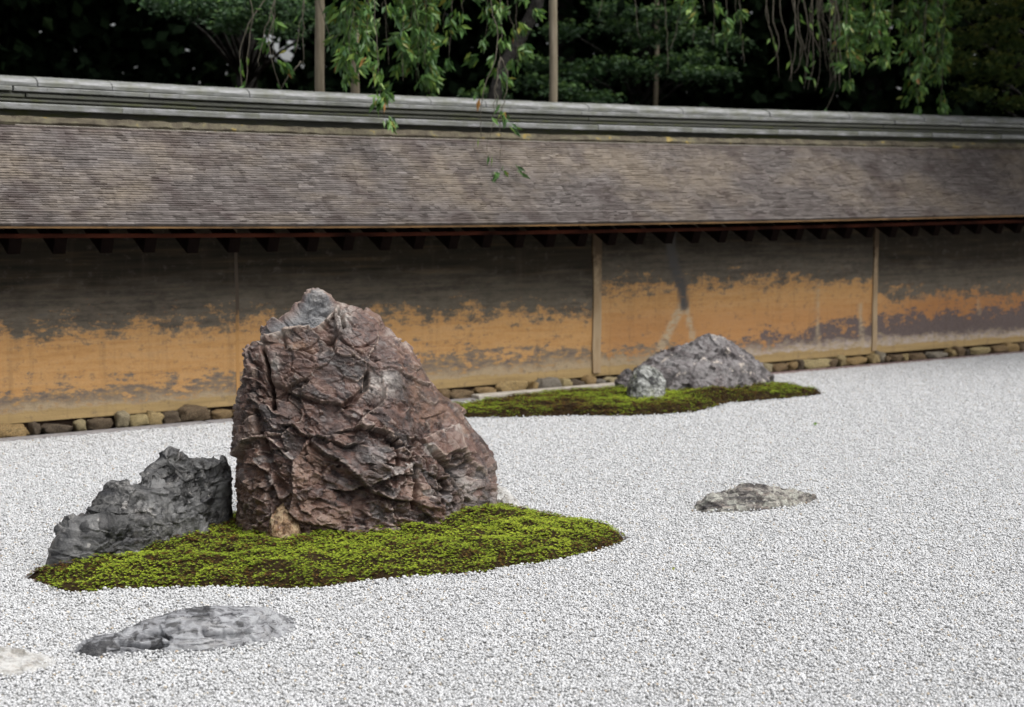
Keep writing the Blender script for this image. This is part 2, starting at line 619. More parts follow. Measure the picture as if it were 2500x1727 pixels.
def mat_foundation():
    m = M('mossy_foundation_stone', 0.8, 0.3)
    co = m.coord()
    oi = m.t.nodes.new('ShaderNodeObjectInfo').outputs['Random']
    c = m.ramp(oi, [(0.0, (0.08, 0.06, 0.045)), (0.3, (0.20, 0.13, 0.065)), (0.55, (0.36, 0.24, 0.10)), (0.85, (0.42, 0.34, 0.17)), (1.0, (0.22, 0.2, 0.18))])
    n = m.noise(co, 14, 7, 0.7)
    c = m.mix(m.rng(n, 0.47, 0.60), c, (0.022, 0.018, 0.012))
    c = m.mix(m.rng(m.noise(co, 9, 5, 0.7), 0.55, 0.68, 0, 0.7), c, (0.36, 0.31, 0.19))
    m.set('Base Color', c)
    m.set('Normal', m.bump(n, 0.6, 0.02))
    return m.m


MG = mat_gravel()
M_BROWN = mat_brown_rock()
M_GREY = mat_grey_rock('charcoal_rock', (0.008, 0.008, 0.008), (0.034, 0.034, 0.034), (0.105, 0.105, 0.104), (0.055, 0.046, 0.043), 0.45, (0.40, 0.38, 0.36), 0.7, (0.20, 0.195, 0.187), 0.42, veins=0.5, base=5)
M_FLAT = mat_grey_rock('striped_pale_rock', (0.04, 0.04, 0.042), (0.20, 0.203, 0.215), (0.30, 0.308, 0.32), (0.22, 0.215, 0.21), 0.0, lichen=0.2, lichc=(0.38, 0.38, 0.365), rough=0.6, stretch=(0.35, 2.0, 2.0), veins=0.95, base=7)
M_FLAT2 = mat_grey_rock('banded_tan_rock', (0.035, 0.03, 0.028), (0.17, 0.155, 0.14), (0.33, 0.33, 0.29), (0.20, 0.15, 0.125), 0.0, lichen=0.4, lichc=(0.38, 0.40, 0.33), rough=0.65, stretch=(0.4, 2.0, 2.0), veins=0.9, base=7)
M_FAR = mat_grey_rock('purple_grey_rock', (0.03, 0.026, 0.026), (0.085, 0.073, 0.074), (0.16, 0.15, 0.15), (0.095, 0.07, 0.07), 0.8, (0.42, 0.37, 0.32), 0.45, (0.22, 0.22, 0.215), 0.65, base=4.5)
M_PALE = mat_grey_rock('pale_lichen_rock', (0.02, 0.02, 0.02), (0.15, 0.155, 0.145), (0.33, 0.335, 0.32), (0.19, 0.20, 0.12), 0.3, (0.6, 0.6, 0.57), 0.6, (0.45, 0.46, 0.42), 0.7, veins=0.85, base=6)
M_OCHRE = mat_grey_rock('ochre_rock', (0.07, 0.035, 0.015), (0.20, 0.12, 0.06), (0.33, 0.24, 0.14), (0.16, 0.06, 0.02), 0.2, rough=0.5, lichen=0.2, base=12)
M_CREAM = mat_grey_rock('cream_rock', (0.22, 0.21, 0.19), (0.35, 0.345, 0.33), (0.45, 0.447, 0.437), (0.35, 0.32, 0.28), 0.0, rough=0.75, lichen=0.2, lichc=(0.6, 0.6, 0.58), veins=0.3, base=11)
M_MOSS, M_SOIL = mat_moss(), mat_moss_soil()
M_PLASTER, M_SHINGLE, M_RIDGE, M_MOSSWOOD, M_FILLET = mat_plaster(), mat_shingle(), mat_ridge(), mat_mossy_wood(), mat_fillet()
M_FOUND = mat_foundation()


def mat_post(name, c0, c1, z0, z1, stain):
    """bare wood below, oil-stained above a ragged line"""
    m = M(name, 0.8, 0.25)
    co = m.coord((1, 1, 0.25))
    n = m.noise(co, 9, 6)
    zc = m.node('SeparateXYZ', {0: m.coord()}, 2)
    h = m.math('ADD', zc, m.math('MULTIPLY', m.math('SUBTRACT', m.noise(m.coord(), 12, 5, 0.65), 0.5), 0.7))
    m.set('Base Color', m.mix(m.rng(h, z0, z1), m.mix(m.rng(n, 0.3, 0.7), c0, c1), stain))
    return m.m


M_POST = mat_post('pale_wall_post', (0.24, 0.16, 0.085), (0.46, 0.36, 0.235), 0.72, 0.98, (0.09, 0.06, 0.035))
M_POSTF = mat_post('ochre_wall_post', (0.36, 0.19, 0.07), (0.44, 0.25, 0.09), 0.50, 0.72, (0.075, 0.056, 0.04))
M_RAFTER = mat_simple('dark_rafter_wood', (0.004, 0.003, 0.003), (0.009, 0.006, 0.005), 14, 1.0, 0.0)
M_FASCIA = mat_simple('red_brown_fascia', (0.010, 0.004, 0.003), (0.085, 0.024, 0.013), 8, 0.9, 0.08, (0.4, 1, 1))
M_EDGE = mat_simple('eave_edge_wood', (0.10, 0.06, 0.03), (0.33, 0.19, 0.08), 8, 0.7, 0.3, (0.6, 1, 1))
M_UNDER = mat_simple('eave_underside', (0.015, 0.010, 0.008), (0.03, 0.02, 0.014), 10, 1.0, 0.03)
M_KERB_G = mat_simple('grey_kerb_stone', (0.15, 0.14, 0.14), (0.26, 0.25, 0.25), 25, 0.8, 0.3)
M_KERB_P = mat_simple('beige_kerb_stone', (0.28, 0.255, 0.215), (0.40, 0.37, 0.325), 25, 0.8, 0.3)
M_KERB_R = mat_simple('reddish_kerb_stone', (0.13, 0.09, 0.085), (0.22, 0.16, 0.15), 25, 0.8, 0.3)
M_POLE = mat_simple('grey_brown_pole', (0.15, 0.125, 0.085), (0.29, 0.25, 0.185), 10, 0.8, 0.2, (3, 3, 0.4))
M_BARK = mat_simple('dark_bark', (0.012, 0.011, 0.010), (0.045, 0.043, 0.04), 9, 1.0, 0.02, bump=0.8, bd=0.03)
M_TWIG = mat_simple('twig_bark', (0.065, 0.057, 0.042), (0.125, 0.113, 0.088), 30, 0.8, 0.2)
M_CHERRY = mat_leaf('cherry_leaf', [(0.0, (0.03, 0.075, 0.025)), (0.45, (0.065, 0.15, 0.035)), (0.8, (0.13, 0.24, 0.042)), (0.95, (0.21, 0.30, 0.05)), (1.0, (0.30, 0.15, 0.04))], 0.45, 0.45, 0.3)
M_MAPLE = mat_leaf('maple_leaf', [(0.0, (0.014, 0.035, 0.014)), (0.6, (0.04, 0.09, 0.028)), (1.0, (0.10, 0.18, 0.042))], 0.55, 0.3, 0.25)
M_YELLOWLEAF = mat_leaf('yellow_green_leaf', [(0.0, (0.04, 0.08, 0.02)), (0.6, (0.12, 0.17, 0.04)), (1.0, (0.26, 0.28, 0.07))], 0.55, 0.3, 0.25)
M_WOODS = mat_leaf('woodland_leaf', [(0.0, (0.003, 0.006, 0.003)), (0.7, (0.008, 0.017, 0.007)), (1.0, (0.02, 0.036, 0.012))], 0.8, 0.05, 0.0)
M_SOILG = mat_simple('dark_forest_soil', (0.02, 0.016, 0.011), (0.05, 0.04, 0.028), 3, 0.95, 0.1)
M_UNDERGRAVEL = mat_simple('packed_grit', (0.30, 0.30, 0.29), (0.42, 0.42, 0.41), 120, 0.9, 0.1)

# ------------------------------------------------------------------ wall frame (local x runs along the wall, local -y faces the garden)
KA, KB = ground(0, 1081), ground(2500, 862)
WD = (KB - KA)[:2]
WD /= np.linalg.norm(WD)
WN = np.array([WD[1], -WD[0]])                 # outward, towards the garden
W0 = KA[:2] - WN * 0.20                        # wall face sits 20 cm behind the kerb's garden edge
W_RZ = math.atan2(WD[1], WD[0])
S0, S1 = -3.2, 13.4


def wall_sz(x, y, t=0.0):
    r = ray(x, y)
    q = W0 + WN * t
    k = ((q - CAM[:2]) @ WN) / (r[:2] @ WN)
    P = CAM + r * k
    return (P[:2] - W0) @ WD, P[2]


def wall_world(s, t, z):
    q = W0 + WD * s + WN * t
    return np.array([q[0], q[1], z])


def sag(s):
    return np.interp(s, [-3.2, 0, 1.2, 2.3, 3.8, 5.3, 6.8, 8.3, 13.4], [0.03, 0.006, -0.009, -0.018, -0.022, -0.018, -0.009, 0.004, 0.03])


# ------------------------------------------------------------------ ground
g = obj_np('ground', [[-400, -60, -0.03], [400, -60, -0.03], [400, 900, -0.03], [-400, 900, -0.03]], np.array([[0, 1, 2, 3]]), M_SOILG)
tag(g, kind='structure')

# gravel bed: its own sheet in front of the kerb
gv = []
for s, t in ((S0, 0.20), (S1, 0.20), (S1, 14.5), (S0, 14.5)):
    p = wall_world(s, t, -0.010)
    gv.append(p)
gb = obj_np('gravel_bed', gv, np.array([[0, 3, 2, 1]]), M_UNDERGRAVEL)
tag(gb, kind='structure')

# ------------------------------------------------------------------ earthen wall
wall = empty('earthen_wall', (W0[0], W0[1], 0), W_RZ)
tag(wall, 'long stained ochre clay wall under a weathered shingle roof behind the gravel', 'wall', kind='thing')

# plaster body with stain lines
ss = np.arange(S0, S1 + 0.01, 0.03)
zs = np.concatenate([np.arange(0.075, 1.0, 0.02), np.arange(1.0, 1.5, 0.05)])
SS, ZZ = np.meshgrid(ss, zs, indexing='ij')
sf, zf = SS.ravel(), ZZ.ravel()
z_top = np.interp(sf, [-3, 0.08, 1.1, 1.57, 2.87, 4.27, 4.478, 4.482, 4.65, 6.34, 7.455, 7.463, 8.3, 9.45, 13],
                  [0.57, 0.583, 0.593, 0.60, 0.585, 0.545, 0.53, 0.70, 0.725, 0.715, 0.68, 0.55, 0.53, 0.505, 0.5])
z_low = np.interp(sf, [-3, 0, 1.36, 2.87, 4.27, 4.66, 5.9, 6.6, 7.44, 8.3, 9.45, 13],
                  [0.28, 0.272, 0.258, 0.325, 0.295, 0.244, 0.24, 0.30, 0.38, 0.385, 0.40, 0.4])
z_pale = np.interp(sf, [-3, 0, 1.5, 3, 5, 7.4, 9.4, 13], [0.17, 0.165, 0.165, 0.18, 0.205, 0.205, 0.185, 0.18])
z_foot = np.interp(sf, [-3, 0, 4, 7, 9.4, 13], [0.138, 0.138, 0.14, 0.14, 0.13, 0.13])
a_purple = sstep(5.0, 6.4, sf)
a_red = 0.55 * sstep(4.4, 4.7, sf) * (1 - sstep(0.42, 0.62, zf)) + 0.6 * sstep(7.4, 8.4, sf)


def wline(pts):
    return [wall_sz(x, y) for x, y in pts]


a_soot = 1 - sstep(0.030, 0.062, seg_dist(sf, zf, wline([(1634, 560), (1640, 620), (1652, 670), (1667, 707), (1671, 745)])))
a_drip = np.maximum.reduce([
    1 - sstep(0.02, 0.055, seg_dist(sf, zf, wline([(1664, 752), (1645, 785), (1628, 820), (1612, 848)]))),
    1 - sstep(0.012, 0.035, seg_dist(sf, zf, wline([(1676, 755), (1686, 800), (1694, 838)]))),
    0.7 * (1 - sstep(0.005, 0.03, seg_dist(sf, zf, wline([(1996, 700), (1995, 780), (2000, 845)])))),
    0.8 * (1 - sstep(0.005, 0.035, seg_dist(sf, zf, wline([(2100, 745), (2103, 800), (2106, 850)])))),
    0.5 * (1 - sstep(0.005, 0.03, seg_dist(sf, zf, wline([(2388, 735), (2390, 765)]))))])
jj = 0.004 * vnoise(np.stack([sf * 3, zf * 5, zf * 0], 1), 3)
V = np.stack([sf, -jj, zf], 1)
ni, nj = SS.shape
I = np.arange(ni * nj).reshape(ni, nj)
Q = np.stack([I[:-1, :-1], I[1:, :-1], I[1:, 1:], I[:-1, 1:]], -1).reshape(-1, 4)
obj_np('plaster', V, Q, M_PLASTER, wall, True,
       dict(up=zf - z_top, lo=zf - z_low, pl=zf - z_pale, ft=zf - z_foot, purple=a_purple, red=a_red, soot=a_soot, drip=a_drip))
obj_np('core', box_v(S0, S1, 0.015, 0.50, -0.02, 1.5), BOXF, M_UNDER, wall)

for s, w, mt, pr in ((1.592, 0.022, M_POSTF, 0.003), (4.485, 0.075, M_POST, 0.014), (7.462, 0.05, M_POST, 0.014), (10.9, 0.07, M_POST, 0.007), (-1.4, 0.06, M_POST, 0.006)):
    zz = np.linspace(0.10, 1.40, 14)
    wob = 0.006 * vnoise(np.stack([zz * 4, zz * 0 + s, zz * 0], 1), 5)
    ww = w * (1 + 0.18 * vnoise(np.stack([zz * 6, zz * 0 + s * 2, zz * 0], 1), 8))
    V, F = [], []
    for k in range(14):
        V += [[wob[k] - ww[k] / 2, 0.02, zz[k]], [wob[k] - ww[k] / 2, -pr, zz[k]], [wob[k] + ww[k] / 2, -pr, zz[k]], [wob[k] + ww[k] / 2, 0.02, zz[k]]]
        if k:
            b = 4 * k
            F += [[b - 4, b - 3, b + 1, b], [b - 3, b - 2, b + 2, b + 1], [b - 2, b - 1, b + 3, b + 2]]
    o = obj_np('wall_post', V, np.array(F), mt, wall)
    o.location = (s, 0, 0)

# foundation stones
import bmesh


def ico(level):
    bm = bmesh.new()
    bmesh.ops.create_icosphere(bm, subdivisions=level, radius=1.0)
    V = np.array([v.co[:] for v in bm.verts])
    F = np.array([[v.index for v in f.verts] for f in bm.faces])
    bm.free()
    return V, F


IV1, IF1 = ico(1)
IV2, IF2 = ico(2)
IV3, IF3 = ico(3)
rng = np.random.default_rng(11)
random.seed(11)
stone_meshes = []
for k in range(10):
    V = IV3.copy()
    V = np.sign(V) * np.abs(V) ** 0.62
    V *= (1 + 0.42 * fbm(V * 1.6 + k * 9.1, 4, 20 + k))[:, None]
    fc, _, _ = facets(V + k * 7.0, 0.7, 40 + k)
    V *= (1 + 0.22 * fc)[:, None]
    me = mesh_np('foundation_stone', V, IF3, True)
    me.materials.append(M_FOUND)
    stone_meshes.append(me)
s = S0
while s < S1:
    w = rng.choice([0.07, 0.10, 0.14, 0.19, 0.27]) * rng.uniform(0.85, 1.15)
    h = rng.uniform(0.055, 0.105)
    o = link(bpy.data.objects.new('foundation_stone', stone_meshes[rng.integers(10)]), wall)
    o.location = (s + w / 2, -0.045 + rng.uniform(-0.012, 0.012), h / 2 - 0.004)
    o.scale = (w / 2 * rng.uniform(0.85, 1.02), rng.uniform(0.035, 0.055), h / 2 * 1.0)
    o.rotation_euler = (rng.choice([0, math.pi]), rng.uniform(-0.25, 0.25) * (0.1 / w), rng.choice([0, math.pi]) + rng.uniform(-0.2, 0.2))
    s += w * rng.uniform(0.95, 1.12)

# kerb
kerb = empty('kerb', (W0[0], W0[1], 0), W_RZ)
tag(kerb, kind='structure')
s = S0
for k, ln in enumerate([1.7, 1.5, 1.3, 0.9, 1.1, 1.45, 1.2, 1.5, 1.6, 1.4, 1.6, 1.5]):
    mt = M_KERB_G if s < 3.0 else (M_KERB_P if s < 5.1 else M_KERB_R)
    top = 0.012 if s < 3.0 else (0.035 if s < 5.1 else 0.006)
    o = obj_np('kerb_stone', box_v(0.004, ln - 0.004, -0.195, -0.10, -0.06, top), BOXF, mt, kerb)
    o.location = (s, rng.uniform(-0.003, 0.003), 0)
    bevel(o, 0.008)
    s += ln

# roof deck, eave, rafters
T_E, Z_E, T_R, Z_R = 0.50, 1.232, -0.05, 1.822


def roof_pt(a):
    """a: 0 at the ridge fillet, 1 at the eave; returns t, z (gently dished)"""
    t = T_R + (T_E - T_R) * a
    z = Z_R + (Z_E - Z_R) * a - 0.022 * math.sin(math.pi * min(a, 1))
    return t, z


prof = [(-T_E + 0.04, Z_E - 0.013), (-0.30, 1.30), (0.02, 1.44), (0.48, 1.44), (0.98, Z_E - 0.02), (1.0, Z_E), (0.55, Z_R - 0.01), (0.40, 1.86), (0.10, 1.86), (-T_R, Z_R - 0.03)]
for a in (0.25, 0.5, 0.75):
    t, z = roof_pt(a)
    prof.append((-t, z - 0.02))
prof.append((-T_E, Z_E - 0.006))
prof = np.array(prof)
npf = len(prof)
sl = np.linspace(S0 - 0.3, S1 + 0.3, 40)
V = np.concatenate([np.stack([np.full(npf, s_), prof[:, 0], prof[:, 1] + sag(s_)], 1) for s_ in sl])
F = []
for k in range(len(sl) - 1):
    for j in range(npf):
        j2 = (j + 1) % npf
        F.append([k * npf + j, (k + 1) * npf + j, (k + 1) * npf + j2, k * npf + j2])
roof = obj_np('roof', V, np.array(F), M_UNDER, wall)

# shingles: overlapping courses
NC = 42
rs = np.random.default_rng(5)
sb = Batch()
for c in range(NC):
    a0, a1 = c / NC, (c + 1) / NC
    if c == NC - 1:
        a1 = 1.004
    t0, z0 = roof_pt(a0)
    t1, z1 = roof_pt(a1)
    sl_ = math.hypot(t1 - t0, z1 - z0)
    nt, nz_ = -(z1 - z0) / sl_, (t1 - t0) / sl_         # normal (outward, up)
    s = S0 - 0.3 - rs.uniform(0, 0.1)
    shift = 0.012 if c >= NC - 6 else 0.0               # the thicker eave pack starts with a small step
    rowtone = rs.uniform(-0.08, 0.08)
    while s < S1 + 0.3:
        w = rs.uniform(0.035, 0.10)
        h1 = 0.0070 + rs.uniform(-0.002, 0.003) + shift
        h0 = 0.002 + shift
        dl = rs.uniform(-0.003, 0.003) if c < NC - 1 else rs.uniform(-0.0015, 0.0015)
        ex, ez = (t1 - t0) / sl_ * dl, (z1 - z0) / sl_ * dl
        sg0, sg1 = sag(s), sag(s + w)
        v = [[s, -(t0 + nt * h0), z0 + nz_ * h0 + sg0], [s + w - 0.001, -(t0 + nt * h0), z0 + nz_ * h0 + sg1],
             [s + w - 0.001, -(t1 + ex + nt * h1), z1 + ez + nz_ * h1 + sg1], [s, -(t1 + ex + nt * h1), z1 + ez + nz_ * h1 + sg0],
             [s + w - 0.001, -(t1 + ex - nt * 0.012), z1 + ez - nz_ * 0.012 + sg1], [s, -(t1 + ex - nt * 0.012), z1 + ez - nz_ * 0.012 + sg0]]
        tone = np.clip(0.5 + rowtone + rs.normal(0, 0.09), 0, 1)
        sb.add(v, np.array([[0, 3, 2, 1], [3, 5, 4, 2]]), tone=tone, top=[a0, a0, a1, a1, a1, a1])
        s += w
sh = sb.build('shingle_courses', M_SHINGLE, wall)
tag(sh, kind='stuff')


def wall_strip(name, pts, mat, parent, step=0.5, s0=S0 - 0.3, s1=S1 + 0.3, smooth=False):
    """a long moulding: closed profile pts (t, z) swept along the wall, following the sag"""
    sl = np.arange(s0, s1 + 0.01, step)
    p = np.array(pts)
    n = len(p)
    V = np.concatenate([np.stack([np.full(n, s_), -p[:, 0], p[:, 1] + sag(s_)], 1) for s_ in sl])
    F = [[k * n + j, k * n + (j + 1) % n, (k + 1) * n + (j + 1) % n, (k + 1) * n + j] for k in range(len(sl) - 1) for j in range(n)]
    return obj_np(name, V, np.array(F), mat, parent, smooth)


wall_strip('eave_edge', [(0.502, Z_E - 0.016), (0.505, Z_E - 0.006), (0.46, Z_E - 0.006), (0.46, Z_E - 0.016)], M_EDGE, wall)
wall_strip('fascia', [(0.405, 1.160), (0.405, 1.184), (0.38, 1.184), (0.38, 1.160)], M_FASCIA, wall)
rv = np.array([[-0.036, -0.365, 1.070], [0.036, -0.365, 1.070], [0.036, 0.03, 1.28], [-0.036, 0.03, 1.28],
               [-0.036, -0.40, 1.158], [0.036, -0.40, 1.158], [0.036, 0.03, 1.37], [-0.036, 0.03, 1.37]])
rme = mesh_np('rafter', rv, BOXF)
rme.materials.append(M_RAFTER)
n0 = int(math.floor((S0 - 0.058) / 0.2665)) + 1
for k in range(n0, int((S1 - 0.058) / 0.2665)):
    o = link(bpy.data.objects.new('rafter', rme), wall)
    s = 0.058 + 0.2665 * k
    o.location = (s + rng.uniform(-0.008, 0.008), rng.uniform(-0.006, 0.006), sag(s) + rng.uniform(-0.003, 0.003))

# lichen fillet under the ridge, with a thin wire laid along it
sl = np.arange(S0 - 0.3, S1 + 0.3, 0.035)
pr = np.array([(-0.16, 1.80), (-0.03, 1.80), (-0.015, 1.822), (-0.045, 1.856), (-0.16, 1.868)])
V = []
for s_ in sl:
    j = 0.008 * (vnoise(np.array([[s_ * 14, k * 3.1, 0] for k in range(5)]), 9))
    V += [[s_, -(p[0] + j[k]), p[1] + sag(s_) + j[k] * 0.6] for k, p in enumerate(pr)]
F = [[k * 5 + j, k * 5 + j + 1, (k + 1) * 5 + j + 1, (k + 1) * 5 + j] for k in range(len(sl) - 1) for j in range(4)]
obj_np('lichen_fillet', V, np.array(F), M_FILLET, wall)
wp = np.array([[s_, -(0.02), 1.795 + sag(s_) + 0.008] for s_ in np.arange(0.2, 8.5, 0.4)])
wv_, wf_ = tube(wp, np.full(len(wp), 0.0022), 4)
obj_np('wire', wv_, wf_, M_KERB_P, wall)

# ridge: core and boards
ridge = wall_strip('ridge', [(-0.12, 1.84), (-0.12, 2.03), (-0.38, 2.03), (-0.38, 1.84)], M_MOSSWOOD, wall)


def ridge_piece(profile, ln, mat, nm):
    p = np.array(profile)
    n = len(p)
    V = np.concatenate([np.stack([np.full(n, x), -p[:, 0], p[:, 1]], 1) for x in (0.003, ln - 0.003)])
    F = [[j, (j + 1) % n, n + (j + 1) % n, n + j] for j in range(n)]
    me = bpy.data.meshes.new(nm)
    me.from_pydata(V.tolist(), [], F + [list(range(n))[::-1], list(range(n, 2 * n))])
    me.materials.append(mat)
    return me


def rect(t0, z0, z1, b=0.006, back=-0.44):
    return [(t0, z0 + b * 0.5), (t0, z1 - b), (t0 - b, z1), (back, z1), (back, z0), (t0 - b * 0.5, z0)]


cap_prof = [(-0.112, 2.037)] + [(-0.25 + 0.14 * math.cos(a), 2.050 + 0.052 * math.sin(a)) for a in np.linspace(0.15, math.pi - 0.15, 9)] + [(-0.388, 2.037)]
layers = [('ridge_board', rect(-0.055, 1.897, 1.934), 0.92, M_RIDGE, 0.0015),
          ('ridge_board', rect(-0.095, 1.944, 1.957, 0.003), 1.25, M_MOSSWOOD, 0.002),
          ('ridge_board', rect(-0.090, 1.971, 1.990, 0.003), 1.05, M_MOSSWOOD, 0.002),
          ('ridge_board', rect(-0.078, 2.004, 2.031, 0.005), 0.84, M_RIDGE, 0.0015),
          ('ridge_cap', cap_prof, 0.46, M_RIDGE, 0.002)]
for nm, pf, ln, mt, jt in layers:
    me = ridge_piece(pf, ln, mt, nm)
    s = S0 - 0.3 - rng.uniform(0, ln)
    while s < S1 + 0.3:
        o = link(bpy.data.objects.new(nm, me), ridge)
        c = s + ln / 2
        o.location = (s, rng.uniform(-jt, jt) * 2, sag(s) + rng.uniform(-jt, jt))
        o.rotation_euler = (0, -math.atan2(sag(s + ln) - sag(s), ln), 0)
        s += ln

# ------------------------------------------------------------------ rocks
def grid_normals(P):
    du = np.roll(P, -1, 1) - np.roll(P, 1, 1)
    dv = np.gradient(P, axis=0)
    N = np.cross(du, dv)
    return N / (np.linalg.norm(N, axis=2)[..., None] + 1e-9)


def plane_hit(x, y, Y0, k, x0):
    r = ray(x, y)
    return CAM + r * ((Y0 - k * x0) / (r[1] - k * r[0]))


def loft_rock(name, L, R, Y0, x0px, k, front, back, nth, nz, mat, disp, zbase=-0.05, power=2.6, parent=None):
    """upright rock: left and right outline (photo pixels, bottom to top) on an upright plane, front/back depth by height fraction"""
    x0 = at_depth(x0px, 1000, Y0)[0]
    Lw = np.array([plane_hit(x, y, Y0, k, x0) for x, y in L])
    Rw = np.array([plane_hit(x, y, Y0, k, x0) for x, y in R])
    lz, rz = np.maximum.accumulate(Lw[:, 2] + np.arange(len(L)) * 1e-5), np.maximum.accumulate(Rw[:, 2] + np.arange(len(R)) * 1e-5)
    top = min(lz[-1], rz[-1])
    zz = np.linspace(zbase, top, 3000)
    xl, xr = np.interp(zz, lz, Lw[:, 0]), np.interp(zz, rz, Rw[:, 0])
    cum = np.concatenate([[0], np.cumsum(np.abs(np.diff(zz)) + 0.35 * np.abs(np.diff(xl)) + 0.35 * np.abs(np.diff(xr)))])
    zl = np.interp(np.linspace(0, cum[-1], nz), cum, zz)
    xl, xr = np.interp(zl, zz, xl), np.interp(zl, zz, xr)
    # close the crown over with a few shrinking rings
    caps = np.array([0.93, 0.78, 0.55, 0.3, 0.08])
    zl = np.concatenate([zl, top + 0.012 * (1 - caps)])
    c0, h0 = (xl[-1] + xr[-1]) / 2, (xr[-1] - xl[-1]) / 2
    cx = np.concatenate([(xl + xr) / 2, np.full(5, c0)])
    hw = np.concatenate([(xr - xl) / 2, h0 * caps])
    fr = (zl - max(zbase, 0)) / (top - max(zbase, 0))
    bf = np.interp(fr, [p[0] for p in front], [p[1] for p in front])
    bb = np.interp(fr, [p[0] for p in back], [p[1] for p in back])
    bf[-5:] *= caps
    bb[-5:] *= caps
    th = np.linspace(0, 2 * math.pi, nth, endpoint=False)
    th = th - 0.5 * np.sin(th - 1.5 * math.pi)          # finer on the garden side
    ct, st = np.cos(th), np.sin(th)
    e = 2.0 / power
    ct, st = np.sign(ct) * np.abs(ct) ** e, np.sign(st) * np.abs(st) ** e
    X = cx[:, None] + hw[:, None] * ct[None]
    Yd = np.where(st[None] < 0, bf[:, None] * st[None], bb[:, None] * st[None])
    Y = Y0 + k * (X - x0) + Yd
    P = np.stack([X, Y, np.repeat(zl[:, None], nth, 1)], 2)
    N = grid_normals(P)
    cen = np.stack([cx, Y0 + k * (cx - x0), zl], 1)[:, None, :]
    sgn = np.sign(((P - cen) * N).sum(2).mean())
    N = N * (sgn if sgn else 1)
    flat, nf = P.reshape(-1, 3), N.reshape(-1, 3)
    px, py = project(flat)
    d, attrs = disp(flat, nf, px, py)
    V = flat + nf * d[:, None]
    n = nth
    rows = len(zl)
    I = np.arange(rows * n).reshape(rows, n)
    J = np.roll(I, -1, 1)
    Q = np.stack([I[:-1], J[:-1], J[1:], I[1:]], -1).reshape(-1, 4)
    V = np.concatenate([V, V[I[-1]].mean(0)[None]])
    ti = rows * n
    T = np.stack([I[-1], np.roll(I[-1], -1), np.full(n, ti)], 1)
    attrs = {kk: np.concatenate([a, [a[I[-1][0]]]]) for kk, a in attrs.items()}
    base = np.array([cx[0], Y0 + k * (cx[0] - x0), 0.0])
    o = obj_np(name, V - base, [Q, T], mat, parent, True, attrs)
    o.location = base
    return o


def dome_rock(name, front_line, top_line, depth, nx, nv, mat, disp, lift=0.0, peak=0.5, parent=None):
    """low rock: ground contact line in front and skyline (photo pixels, left to right); depth by fraction along it"""
    fl = np.array([ground(x, y, lift) for x, y in front_line])
    u = np.linspace(0, 1, nx)
    fu = np.linspace(0, 1, len(fl))
    arc = np.concatenate([[0], np.cumsum(np.hypot(np.diff(fl[:, 0]), np.diff(fl[:, 1])))])
    arc /= arc[-1]
    fx, fy = np.interp(u, arc, fl[:, 0]), np.interp(u, arc, fl[:, 1])
    D = np.interp(u, [p[0] for p in depth], [p[1] for p in depth])
    tx = [p[0] for p in top_line]
    ty = [p[1] for p in top_line]
    h = np.zeros(nx)
    for i in range(nx):
        q = np.array([fx[i], fy[i] + D[i] * peak, 0.0])
        for _ in range(3):
            pxx, pyy = project(q[None])
            q = at_depth(pxx[0], np.interp(pxx[0], tx, ty), q[1])
            q[0] = fx[i]
        h[i] = max(q[2], 0.004)
    v = np.linspace(0, 1, nv)
    prof = np.where(v < peak, 1 - np.abs((v - peak) / peak) ** 2.3, 1 - np.abs((v - peak) / (1 - peak)) ** 2.3) ** 0.75
    X = np.repeat(fx[:, None], nv, 1)
    Y = fy[:, None] + D[:, None] * v[None]
    Z = h[:, None] * prof[None]
    P = np.stack([X, Y, Z], 2)
    du, dv = np.gradient(P, axis=0), np.gradient(P, axis=1)
    N = np.cross(du, dv)
    N /= np.linalg.norm(N, axis=2)[..., None] + 1e-9
    flat, nf = P.reshape(-1, 3), N.reshape(-1, 3)
    nf = nf * np.sign(nf[:, 2].mean())
    px, py = project(flat)
    d, attrs = disp(flat, nf, px, py)
    V = flat + nf * d[:, None]
    edge = ((v < 0.02) | (v > 0.98))[None, :] | ((u < 0.01) | (u > 0.99))[:, None]
    V[edge.ravel(), 2] = -0.04
    I = np.arange(nx * nv).reshape(nx, nv)
    Q = np.stack([I[:-1, :-1], I[1:, :-1], I[1:, 1:], I[:-1, 1:]], -1).reshape(-1, 4)
    base = np.array([fx.mean(), (fy + D / 2).mean(), 0.0])
    o = obj_np(name, V - base, Q, mat, parent, True, attrs)
    o.location = base
    return o


# --- the big brown boulder
BIG_L = [(600, 1330), (584, 1274), (580, 1209), (579, 1124), (585, 1100), (586, 1030), (588, 980), (596, 972), (599, 908), (599, 859), (607, 845), (632, 839), (658, 806), (691, 778), (715, 761), (742, 737), (756, 717), (764, 711.5)]
BIG_R = [(1200, 1290), (1207, 1209), (1212, 1168), (1194, 1128), (1172, 1087), (1136, 1034), (1106, 989), (1072, 957), (1046, 928), (1014, 883), (986, 849), (954, 820), (932, 808), (918, 786), (897, 775), (868, 767), (844, 750), (820, 742), (806, 719), (792, 711)]
SLAB = [(625, 843), (648, 832), (700, 818), (740, 808), (765, 800), (792, 782), (812, 762), (822, 742), (835, 700), (740, 680), (600, 800)]
LEDGE = [(638, 842), (700, 822), (740, 811), (768, 803), (795, 785), (815, 765), (822, 748)]


